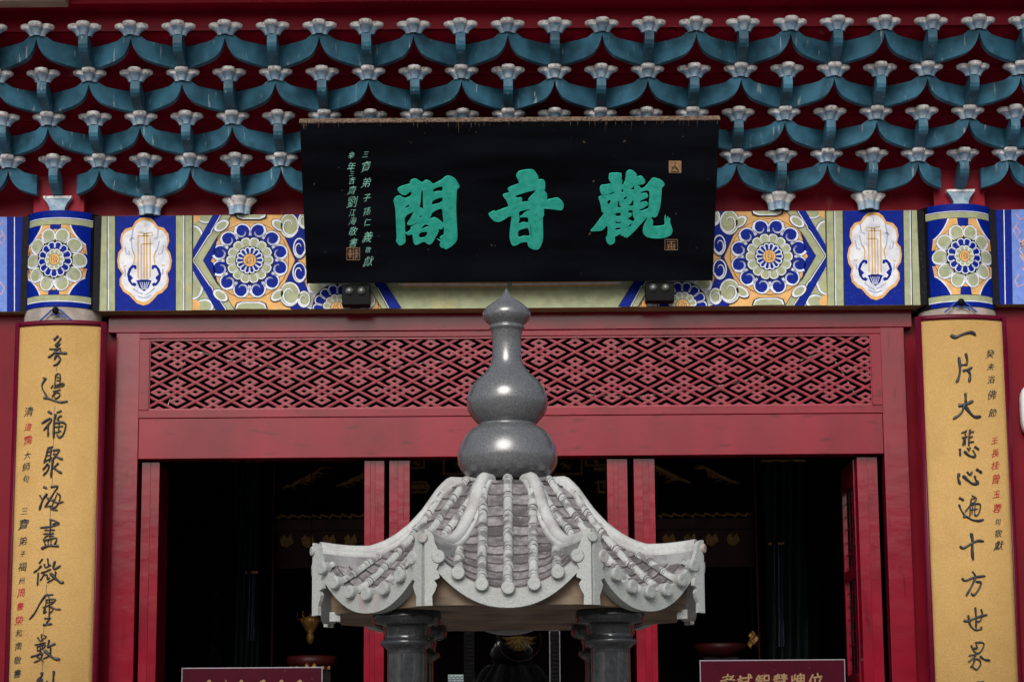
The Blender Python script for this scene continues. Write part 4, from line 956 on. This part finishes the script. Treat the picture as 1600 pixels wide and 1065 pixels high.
L_ = [
 (55,515,8.875,[(38,[(262,142),(318,84)]),(28,[(350,118),(345,140),(275,222)]),(22,[(275,222),(325,205),(345,195),(290,262)]),(22,[(198,265),(255,268),(345,262)]),(30,[(182,385),(250,335),(312,272)]),(24,[(345,255),(358,320)]),(36,[(285,315),(350,322),(440,325)]),(18,[(268,290),(290,345)]),(28,[(268,412),(300,352),(338,380),(348,415),(310,470),(252,495)])]),
 (55,515,8.875,[(24,[(112,665),(155,676)]),(26,[(148,680),(105,740),(95,800),(130,870),(168,932)]),(32,[(118,945),(180,950),(280,988),(360,1003),(450,988)]),(17,[(282,640),(270,770)]),(20,[(280,642),(315,606),(348,632),(340,755)]),(11,[(298,660),(332,658)]),(11,[(296,700),(332,698)]),(22,[(272,778),(385,742),(398,768),(340,786)]),(20,[(220,808),(250,768)]),(16,[(262,805),(335,792)]),(16,[(248,855),(355,830)]),(22,[(235,925),(290,868),(338,882),(340,915),(290,952),(270,935)])]),
 (50,630,8.19,[(36,[(208,102),(252,130)]),(28,[(128,256),(225,195),(248,215),(210,270),(152,342)]),(28,[(205,265),(205,418)]),(26,[(318,117),(378,94)]),(32,[(302,138),(282,250),(278,438)]),(28,[(328,212),(345,172),(380,158)]),(28,[(298,252),(380,238),(432,275),(402,390),(355,432),(320,402)]),(17,[(300,302),(395,288)]),(17,[(347,258),(340,375)]),(17,[(300,372),(372,350)])]),
 (50,630,8.19,[(24,[(205,568),(268,552)]),(27,[(208,575),(178,680),(155,762)]),(22,[(243,568),(238,690),(220,748)]),(11,[(200,622),(240,612)]),(11,[(195,667),(240,655)]),(20,[(162,745),(255,690)]),(24,[(265,602),(350,592),(325,640),(262,725)]),(30,[(278,640),(330,690),(395,712)]),(25,[(205,768),(142,845)]),(25,[(216,785),(205,850),(145,918)]),(30,[(267,718),(255,830),(243,940)]),(25,[(338,762),(275,822)]),(30,[(272,812),(320,855),(380,888)])]),
 (45,750,8.875,[(36,[(205,88),(250,112)]),(25,[(152,205),(190,270)]),(34,[(254,185),(190,280),(148,405)]),(28,[(305,92),(400,84),(352,165),(285,275),(222,368)]),(18,[(225,365),(310,352),(340,380)]),(23,[(392,175),(432,212),(422,290),(380,360),(305,402)]),(26,[(252,242),(330,280),(400,312),(480,293)]),(22,[(298,370),(320,402),(400,412)]),(16,[(352,262),(325,352)]),(14,[(385,200),(352,300)])]),
 (45,750,8.875,[(22,[(290,540),(388,572),(330,612)]),(28,[(378,575),(415,605),(300,640),(160,656)]),(22,[(222,692),(358,684)]),(24,[(302,560),(297,680),(293,790)]),(22,[(205,742),(350,732)]),(20,[(218,798),(260,766),(342,772)]),(24,[(203,812),(240,920)]),(24,[(222,832),(385,800),(345,912)]),(15,[(270,832),(265,912)]),(15,[(310,828),(303,912)]),(36,[(175,946),(280,905),(415,910)])]),
 (40,865,8.875,[(28,[(235,68),(188,128)]),(28,[(220,160),(170,215),(115,254)]),(28,[(176,262),(165,430)]),(22,[(262,138),(275,188),(350,148)]),(24,[(305,62),(318,155)]),(26,[(216,262),(280,240),(350,208)]),(22,[(266,270),(202,368)]),(22,[(268,285),(302,292),(298,345),(335,325)]),(30,[(406,98),(385,195),(420,200),(485,158)]),(24,[(416,240),(400,330),(300,392)]),(38,[(342,266),(430,350),(490,395),(530,385)])]),
 (40,865,8.875,[(26,[(268,572),(380,560)]),(15,[(303,552),(328,612)]),(27,[(275,572),(200,680),(130,810),(55,905)]),(21,[(285,632),(415,628),(360,690),(238,742)]),(13,[(285,672),(392,658)]),(15,[(292,640),(270,742)]),(13,[(332,640),(325,722)]),(24,[(272,750),(248,818),(290,790)]),(20,[(332,715),(325,875)]),(26,[(352,732),(410,762),(485,764)]),(15,[(378,776),(328,825)]),(22,[(262,892),(350,884)]),(20,[(332,898),(288,955)]),(32,[(244,980),(365,964)])]),
 (35,975,11.83,[(26,[(358,175),(360,262),(445,230),(390,195)]),(30,[(282,235),(330,305),(380,278)]),(26,[(230,378),(430,328)]),(25,[(275,398),(282,495)]),(25,[(270,410),(420,370),(400,425),(290,485)]),(20,[(330,345),(330,505)]),(18,[(372,345),(370,445)]),(36,[(158,602),(240,570),(385,528)]),(27,[(345,495),(300,560),(262,600),(330,620),(385,695)]),(29,[(372,528),(330,640),(215,698)]),(38,[(495,285),(465,428)]),(42,[(468,408),(530,385),(612,348)]),(30,[(522,425),(515,540),(470,590),(385,628)]),(54,[(405,475),(520,580),(600,630),(695,640)])]),
 (35,975,11.83,[(52,[(362,880),(350,960),(268,1045)]),(40,[(290,1040),(380,1010)]),(40,[(350,1000),(370,1200)]),(46,[(582,855),(575,960),(560,1180)]),(34,[(450,1040),(480,1120)])]),
]
R_ = [
 (1475,505,6.656,[(36,[(72,122),(115,145),(190,115),(280,95),(326,122)])]),
 (1475,505,6.656,[(28,[(155,355),(166,480),(150,570),(128,614)]),(27,[(226,314),(242,395),(225,434)]),(20,[(172,432),(228,430)]),(26,[(196,492),(240,482),(290,458)]),(30,[(250,488),(272,540),(260,606)])]),
 (1475,505,6.656,[(28,[(222,728),(226,825)]),(32,[(150,856),(220,845),(300,808)]),(26,[(216,830),(180,930),(95,994)]),(34,[(218,858),(270,930),(320,972),(380,968)])]),
 (1480,660,9.68,[(27,[(218,156),(285,128)]),(25,[(288,115),(270,192)]),(22,[(222,228),(305,208)]),(32,[(256,238),(238,345)]),(22,[(278,190),(270,335)]),(30,[(346,104),(330,230),(325,350)]),(25,[(338,152),(398,133)]),(23,[(340,222),(385,208)]),(27,[(340,292),(400,288)]),(34,[(190,394),(196,500)]),(32,[(318,425),(345,375)]),(20,[(298,383),(330,412)]),(38,[(256,432),(320,490),(390,515),(430,500)]),(24,[(385,415),(432,495)]),(40,[(415,362),(476,405)])]),
 (1480,660,9.68,[(42,[(180,768),(165,840),(195,930)]),(32,[(300,742),(345,792),(374,742)]),(46,[(236,800),(310,870),(390,925),(475,912)]),(34,[(415,802),(430,860),(472,905)]),(46,[(440,702),(520,755)])]),
 (1485,765,9.26,[(40,[(126,112),(188,148)]),(28,[(124,210),(160,300),(210,370)]),(36,[(182,390),(230,385),(310,430),(400,446),(478,428)]),(20,[(308,80),(375,125),(340,182),(298,192)]),(15,[(298,122),(350,130)]),(22,[(302,140),(280,220),(212,315)]),(24,[(283,222),(400,198),(434,232),(412,330),(370,372),(345,350)]),(20,[(287,250),(280,378)]),(14,[(320,240),(310,352)]),(16,[(352,238),(350,372)]),(13,[(278,292),(392,270)])]),
 (1485,765,9.26,[(42,[(300,625),(320,740),(315,860),(326,1008)]),(38,[(138,810),(190,840),(310,770),(400,735),(480,742)])]),
 (1490,880,8.875,[(30,[(262,108),(302,168)]),(33,[(118,200),(160,236),(280,192),(436,170)]),(30,[(302,190),(250,310),(172,446)]),(30,[(308,250),(380,266),(342,360),(280,437),(242,408)])]),
 (1490,880,8.875,[(34,[(138,786),(200,796),(320,745),(462,708)]),(30,[(202,715),(230,850),(300,920),(380,902),(378,875)]),(27,[(300,606),(310,740),(310,895)]),(25,[(380,632),(396,700),(370,790),(318,802)])]),
 (1495,985,13.3,[(36,[(300,292),(330,390),(392,452)]),(38,[(376,252),(480,235),(564,272),(520,390),(450,462),(388,452)]),(28,[(405,285),(412,365),(340,372)]),(24,[(345,352),(440,345)]),(36,[(248,516),(360,490),(410,476)]),(34,[(395,505),(330,570),(238,645)]),(32,[(372,578),(340,680),(285,748),(345,742)]),(36,[(390,578),(470,610),(492,690),(440,780),(390,800),(338,758)]),(50,[(480,522),(570,592),(690,612)])]),
 (1495,985,13.3,[(54,[(425,1068),(565,1058)]),(50,[(495,1050),(495,1300)])]),
]
tl, posl = couplet(-1); tr_, posr = couplet(1)
for d in L_: brush(tl, posl, *d)
for d in R_: brush(tr_, posr, *d)
def column_text(t, pos, items):
    for ch, x, y, s, m_ in items: put_glyph(ch, x, y, s, pos, m_, t, bold=.02, shear=.1, name='small_character')
column_text(tl, posl, [('清',45,643,16,'inkchar'),('道',44,667,13,'redchar'),('霈',43.5,688,16,'redchar'),('大',43,711,12,'inkchar'),('師',41.5,729,14,'inkchar'),('句',40.5,748,12,'inkchar'),
  ('三',38.5,798,12,'inkchar'),('寶',37,819,18,'inkchar'),('弟',36,845,15,'inkchar'),('子',35.5,865,10,'inkchar'),('福',35,885,15,'inkchar'),('州',34,907,11,'inkchar'),('周',33,926,15,'redchar'),('書',31.5,947,13,'redchar'),('榮',30,969,15,'redchar'),('和',29.5,989,12,'inkchar'),('南',29,1009,13,'inkchar'),('敬',27.5,1031,13,'inkchar'),('書',27,1052,14,'inkchar')])
column_text(tr_, posr, [('癸',1547,553,14,'inkchar'),('未',1548,573,12,'inkchar'),('浴',1549,593,13,'inkchar'),('佛',1549.5,617,16,'inkchar'),('節',1551,645,14,'inkchar'),
  ('王',1554,688,12,'redchar'),('長',1555,708,14,'redchar'),('桂',1555,727,14,'redchar'),('曾',1556,748,16,'redchar'),('玉',1557,772,13,'redchar'),('蓉',1558,794,15,'redchar'),('句',1559,815,11,'inkchar'),('敬',1560,833,13,'inkchar'),('獻',1560.5,852,16,'inkchar')])
# fine centre joint on the left panel, nail and rope at both panel tops
mb = MB()
for (a, b) in (((92,553),(88,580)),((86,634),(84,651)),((84,683),(83,700)),((82,744),(81,760)),((79,796),(78,816)),((76,872),(74,880)),((73,912),(71,940)),((69,978),(68,990)),((67,1035),(66,1048))):
    q = ribbon([a, b], .7)[0]; mb.face([posl(x, y, .0012) for x, y in q])
mb.build('board_joint', M['inkchar'], tl)
for t, cxp, cyp in ((tl, 88, 486), (tr_, 1500.5, 473)):
    p = P(cxp, cyp, -.125); mb = MB()
    rows = [[(p.x + r*math.cos(k*math.pi/6), p.y - d, p.z + r*math.sin(k*math.pi/6)) for k in range(12)] for r, d in ((.012,-.02),(.012,.02),(.02,.022),(.022,.03),(.016,.036),(.0005,.038))]
    mb.grid(rows, 0, True, True); mb.build('nail', M['iron'], t)
    for s in (-1, 1):
        mb = MB(); mb.tube([(p.x, p.y-.012, p.z+.01),(p.x+s*.03,p.y-.008,p.z+.004),(p.x+s*.065,p.y-.006,p.z-.03),(p.x+s*.10,p.y+.0,p.z-.06)], .0055, 6); mb.build('rope', M['rope'], t)
    mb = MB(); mb.tube([(p.x-.03, p.y-.01, p.z-.03),(p.x,p.y-.012,p.z-.02),(p.x+.04,p.y-.01,p.z-.035),(p.x+.06,p.y-.008,p.z-.05)], .005, 6); mb.build('rope', M['rope'], t)

# bits at the frame's edge
a = P(0, 12, -1.05); b = P(104, 6.5, -1.05)
mb = MB(); mb.box(-HX+3, b.x, -1.12, -.988, b.z, b.z+.1); tag(mb.build('cable_casing', M['beige'], None, .004), 'beige casing fixed along the eave at the top left edge', 'casing')
p = P(1601, 640, .02)
wl_ = tag(node('wall_lamp', None, (p.x+.075, .10, p.z)), 'white rounded wall lamp cut off at the right edge', 'lamp')
rows = [[(.095*c_*math.copysign(abs(math.cos(a*math.pi/12))**.6, math.cos(a*math.pi/12)), -d, .165*c_*math.copysign(abs(math.sin(a*math.pi/12))**.6, math.sin(a*math.pi/12))) for a in range(24)] for c_, d in ((1,.02),(1,.06),(.9,.085),(.5,.1),(.01,.102))]
mb = MB(); mb.grid(rows, 0, True, True); mb.build('shade', M['whiteplastic'], wl_)
mb = MB(); mb.box(-.08,.08,-.0199,0,-.14,.14); mb.build('back_plate', M['iron'], wl_)

# ------------------------------------------------------------------ stone pavilion (octagonal roof on four columns)
PY = -5.5; PX = P(793, 700, PY).x
pav = tag(node('stone_pavilion', None, (PX, PY, 0)), 'pale stone octagonal incense pavilion with grey gourd finial before the doorway', 'pavilion')
def pz(py, dy=0): return P(793, py, PY + dy).z      # world z of a pixel row at depth offset dy
mpp = lambda py, dy=0: 1 / (F / ((P(793,py,PY+dy) - CAM).dot(RM @ Vector((0,0,-1)))))
prof = [(449,0),(453,2.2),(458,4.5),(467,12.5),(473,22),(480.6,32),(486,36),(492.6,37.6),(498,36),(503,31.5),(507.5,26.2),(508.5,25.6),(509,27.3),(512,28),(515,27.2),(516,25.2),(520,24.3),(530,22.8),(545,22.2),(560,23.2),(572,27),(584,36),(593,47),(604,56.5),(617,62),(629,63.6),(641,61.3),(650,56),(657,50),(661,46.5),(662,45),(665,45),(666,47.5),(672,57),(680.5,65.6),(690,71.5),(700,75.5),(712,78.3),(725,77.8),(735,73),(742,66),(750,56),(751,0.1)]
rows = [(r*mpp(y), pz(y)) for y, r in prof][::-1]
mb = MB(); mb.lathe([(r, z) for r, z in rows], n=64); fixup(mb.build('gourd_finial', M['granite'], pav))
# roof shape
C8 = math.cos(R(22.5)); S8 = math.sin(R(22.5)); AE = .59; RC = AE / (2*S8)
hip_px = [(696,748),(679,763),(652,799),(631,820),(607,837),(587,847),(566,853),(535,852.5),(510,850),(484,846.5)]
hip = []
for x, y in hip_px:
    r = .3
    for _ in range(6):
        q = P(x, y, PY - .383*r); r = (PX - q.x) / .924
    hip.append((r, q.z))
kf = RC / hip[-1][0]; hip = [(r*kf, z) for r, z in hip]
R0 = hip[0][0]; RIN = R0*.72
def interp(tab, x):
    for (a, za), (b, zb) in zip(tab, tab[1:]):
        if x <= b: return za + (zb-za)*(x-a)/(b-a)
    return tab[-1][1]
def zh(r): f = min(1, max(0, (r - hip[0][0])/(RC - hip[0][0]))); return interp(hip, max(r, hip[0][0])) - .018 - .036*f
ze = pz(921, -RC*C8)     # mid-face eave tile line
zt0 = zh(R0)
def zm(r):
    f = min(1, max(0, (r - R0)/(RC - R0))); lin = zt0 + (ze - zt0)*(1-(1-f)**1.25)
    return lin
def zs(r, s):
    f = min(1, max(0, (r - R0)/(RC - R0))); s = min(1, abs(s)); e = 2.2
    return zm(r) + (zh(r) - zm(r)) * s**e
def rp(face, r, s, lift=0):     # point on roof: r = circumradius of ring, s across -1..1
    a = face*math.pi/4; ap = r*C8; lat_ = r*S8*s
    return Vector((math.sin(a)*ap + math.cos(a)*lat_, -math.cos(a)*ap + math.sin(a)*lat_, zs(r, s) + lift))
def rpx(face, r, xl, lift=0):   # by lateral metres
    return rp(face, r, xl/(r*S8), lift)
roof = node('roof', pav)
for f in range(8):
    rows = [[rp(f, RIN+(RC-RIN)*i/18, -1+2*j/20, -.006) for j in range(21)] for i in range(19)]
    mb = MB(); mb.grid(rows); mb.build('roof_slope', M['pan'], roof)
mb = MB(); ring = [rp(f, RIN, -1, 0) for f in range(8)]; mb.face([Vector((p.x,p.y,p.z+.0)) for p in ring]); mb.build('roof_crown', M['stone'], roof)
# tiles
lats = [0, .1, .19, .262]        # rib offsets
scx = AE/2/128*1.0
ribs = [0, -41*scx, 41*scx, -78*scx, 78*scx, -109*scx, 109*scx]
tilerng = random.Random(5)
def rstart(x): return RIN if abs(x) < .02 else ((abs(x)+.018)/S8 if abs(x) < .12 else (abs(x)+.036)/S8)
for f in range(8):
    front_ = f in (0, 1, 7)
    stuff = MB()
    for x in ribs:
        r0 = min(rstart(x), RC-.03); nseg = max(1, round((RC+.01-r0)/.078)); dr = (RC+.012-r0)/nseg
        for k in range(nseg):
            a, b = r0 + k*dr, r0+(k+1)*dr - .0015; rad = .0188 if abs(x) < .2 else .0175
            jx = tilerng.uniform(-.0015,.0015); rows = []
            for q, rr_ in ((0,.96),(.06,.96),(.085,.93),(.75,.99),(.78,1.05),(.83,1.05),(.86,.97),(.88,1.05),(1,1.07)):
                r = a + (b-a)*q; row = []
                sl = (zs(min(RC,r+.01), min(1,abs(x)/(r*S8))) - zs(max(R0,r-.01), min(1,abs(x)/(r*S8))))/.02
                for w in range(9):
                    an = math.pi*w/8; d = rad*rr_*math.cos(an); h = rad*rr_*math.sin(an)*1.05
                    base = rpx(f, r, x+jx, 0); fa = f*math.pi/4
                    row.append(base + Vector((math.cos(fa)*d, math.sin(fa)*d, 0)) + Vector((math.sin(fa)*.3*h, -math.cos(fa)*.3*h, h)))
                rows.append(row)
            mb = MB() if front_ else stuff
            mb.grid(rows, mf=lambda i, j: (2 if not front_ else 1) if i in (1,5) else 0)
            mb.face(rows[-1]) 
            if front_: mb.build('barrel_tile', [M['stone'], M['gap_shade']], roof)
        # end disc
        e = rpx(f, RC+.012, x, .006); fa = f*math.pi/4; out = Vector((math.sin(fa), -math.cos(fa), 0)); lt = Vector((math.cos(fa), math.sin(fa), 0))
        mb = MB(); rows = [[e + out*d + lt*(rr_*math.cos(k*math.pi/8)) + Vector((0,0,rr_*math.sin(k*math.pi/8))) for k in range(16)] for rr_, d in ((.024,-.01),(.0255,.018),(.022,.024),(.012,.0245),(.0005,.023))]
        mb.grid(rows, 0, False, True)
        if front_: mb.build('tile_end_disc', M['stonew'], roof)
        else: stuff.grid(rows, 0, False, True)
    # pan tiles between ribs
    xsr = sorted(ribs)
    for xa_, xb_ in zip(xsr, xsr[1:]):
        xm = (xa_+xb_)/2; r0 = min(RC-.05, max(RIN, (abs(xm)+.01)/S8)); nt = max(2, round((RC-r0)/.043)); dr = (RC+.004-r0)/nt
        for k in range(nt):
            a, b = r0+k*dr, r0+(k+1)*dr; rows = []
            lf = tilerng.uniform(.004,.0075)
            for r, l_ in ((a,.0),(b-.001,lf),(b,.0)):
                rows.append([rpx(f, r, xa_+(xb_-xa_)*j/4, l_ - .007*math.sin(math.pi*j/4)) for j in range(5)])
            mb = MB() if front_ else stuff
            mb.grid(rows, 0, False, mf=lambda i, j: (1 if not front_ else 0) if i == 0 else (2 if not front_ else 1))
            if front_: mb.build('pan_tile', [M['pan'], M['gap_shade']], roof)
    if not front_: tag(stuff.build('back_tiles', [M['stone'], M['pan'], M['gap_shade']], roof), kind='stuff')
    # fascia following the eave's sag
    def ez_(s, low): return (zs(RC, s) if not low else pz(949, -RC*C8) + (zs(RC,1)-.05 - pz(949, -RC*C8))*abs(s)**2.2)
    fa = f*math.pi/4; out = Vector((math.sin(fa), -math.cos(fa), 0))
    top = []; bot = []
    for j in range(25):
        s = -1+2*j/24; p = rp(f, RC, s); sl = min(1,abs(s))
        top.append(Vector((p.x,p.y,zs(RC,s)+.004))); bot.append(Vector((p.x,p.y,ez_(s,True))))
    mb = MB(); o_ = out*.012; i_ = out*-.035
    mb.grid([[p+o_ for p in top],[p+o_ for p in bot],[p+i_ for p in bot],[p+i_ for p in top],[p+o_ for p in top]], 0, False)
    mb.build('fascia', M['stonew'], roof)
    # vaulted underside between fascia and slab
    RS = RC*.94; zsl = pz(950, -.5) + .03
    inn = [Vector((math.sin(fa)*RS*C8+math.cos(fa)*RS*S8*(-1+2*j/24), -math.cos(fa)*RS*C8+math.sin(fa)*RS*S8*(-1+2*j/24), zsl)) for j in range(25)]
    mb = MB(); mb.grid([[b + i_*.9 for b in bot], [(b+i_*.9)*.5+q*.5+Vector((0,0,.012)) for b, q in zip(bot, inn)], inn]); mb.build('soffit_vault', M['soffit'], roof)
# hips
for f in range(8):
    a = (f+.5)*math.pi/4; dirn = Vector((math.sin(a), -math.cos(a), 0)); side = Vector((math.cos(a), math.sin(a), 0))
    rows = []; rows2 = []; HL = .007
    for i in range(31):
        r = RIN + (RC*1.0 - RIN)*i/30; z = interp(hip, r) if r > R0 else hip[0][1] - .0*(R0-r)
        w = .027 - .005*i/30
        base = dirn*r + Vector((0,0,z-.022+HL*min(1, max(0,1.6-2.2*i/30))))
        rows.append([base + side*(w*c_) + Vector((0,0,h)) for c_, h in ((-.9,-.03),(-.95,.0),(-.85,.011),(-.5,.021),(0,.025),(.5,.021),(.85,.011),(.95,.0),(.9,-.03))])
        rows2.append([base + side*(w*c_) + Vector((0,0,h)) for c_, h in ((-1.45,-.13),(-1.42,-.022),(-1.42,-.012),(-1.32,-.006),(-.9,-.004),(.9,-.004),(1.32,-.006),(1.42,-.012),(1.42,-.022),(1.45,-.13))])
    mb = MB(); mb.grid(rows); mb.grid(rows2, mf=lambda i, j: 1 if j in (0, 8) else 0); mb.face(rows[-1]); mb.face(rows2[-1]); mb.build('hip_ridge', [M['hip'], M['web']], roof)
    # corner ornament with hanging leaf
    zc_ = hip[-1][1] - .012; K = 1/430.0
    h_px = [(x*1.3, y) for x, y in [(0,4),(7,1),(10.5,-5),(12,-16),(17,-30),(19,-44),(14,-58),(17,-64),(18,-71),(11.5,-75),(15,-82),(12.5,-91),(9,-99),(9.5,-114),(0,-114)]]
    base = dirn*(RC+.014)
    for sg_, fc in ((-1, f), (1, f+1)):      # each half lies in the plane of its own eave
        fa = fc*math.pi/4; out = Vector((math.sin(fa), -math.cos(fa), 0)); al = Vector((math.cos(fa), math.sin(fa), 0))*sg_
        if al.dot(side)*sg_ < 0: al = -al
        mb = MB(); pts = [base + al*(x*K) + Vector((0,0,zc_ + y*K)) for x, y in h_px]; mb.prism(pts, out*.016); mb.build('corner_leaf', M['stonew'], roof)
    mb = MB(); c_ = base + dirn*.017 + Vector((0,0,zc_-.022)); rws = [[c_ + dirn*d + side*(rr_*math.cos(k*math.pi/8)) + Vector((0,0,rr_*math.sin(k*math.pi/8))) for k in range(16)] for rr_, d in ((.018,-.02),(.018,.003),(.015,.006),(.0005,.006))]
    mb.grid(rws, 0, True, True); mb.sm = [False]*len(mb.f); mb.build('corner_disc', M['stonew'], roof)
    # small drip under each corner
    if f not in (1, 6): continue
    q = dirn*(RC*.92); zb_ = pz(950, -.5)-.002
    mb = MB(); mb.box(q.x-.02,q.x+.02,q.y-.02,q.y+.02,zb_-.025,zb_+.01); mb.build('drip_block', M['stonew'], roof)
RS = RC*.94; zs0, zs1 = pz(950, -.5), pz(950, -.5) + .03
mb = MB(); a_ = [(RS*math.sin((k+.5)*math.pi/4), -RS*math.cos((k+.5)*math.pi/4)) for k in range(8)]
mb.prism([(x, y, zs0) for x, y in a_], (0,0,zs1-zs0)); mb.build('roof_slab', M['soffit'], pav, .004)
# columns
cprof = [(0,52),(6,54),(14,54),(19,51),(21,47),(22,40),(24,37.5),(28,36.5),(34,34.5),(40,34.5),(43,36),(44,40),(47,42),(51,41.5),(53,38),(56,35),(58,31.2),(64,30.5)]
for sx in (-1,1):
    for sy in (-1,1):
        cc = node('column', pav, (sx*.379, sy*.379, 0)); Kc = 9.12/3800; ztop = zs0-.002
        mb = MB(); mb.lathe([(30.2*Kc,.5),(30.5*Kc,ztop-64*Kc-.001)], n=40); mb.build('shaft', M['dgranite'], cc)
        mb = MB(); mb.lathe([(r*Kc, ztop - y*Kc) for y, r in cprof][::-1], n=48); fixup(mb.build('capital', M['dgranite'], cc))
mb = MB(); mb.box(-.62,.62,-.62,.62,0,.25); mb.box(-.55,.55,-.55,.55,.2505,.4995); mb.build('plinth', M['stone'], pav, .01)

# ------------------------------------------------------------------ hall across the court (seen only as reflections)
op = tag(node('opposite_hall', None, (0,-46,0)), 'dark roofed hall across the court, seen only as a reflection in the red lacquer', 'building')
mb = MB(); mb.box(-30,30,-6,0,0,7.0); mb.build('wall', M['greywall'], op)
mb = MB(); mb.prism([(-32,1.5,6.7),(-32,-7.5,6.7),(-32,-3,9.4)], (64,0,0)); mb.build('roof', M['rooftile'], op)
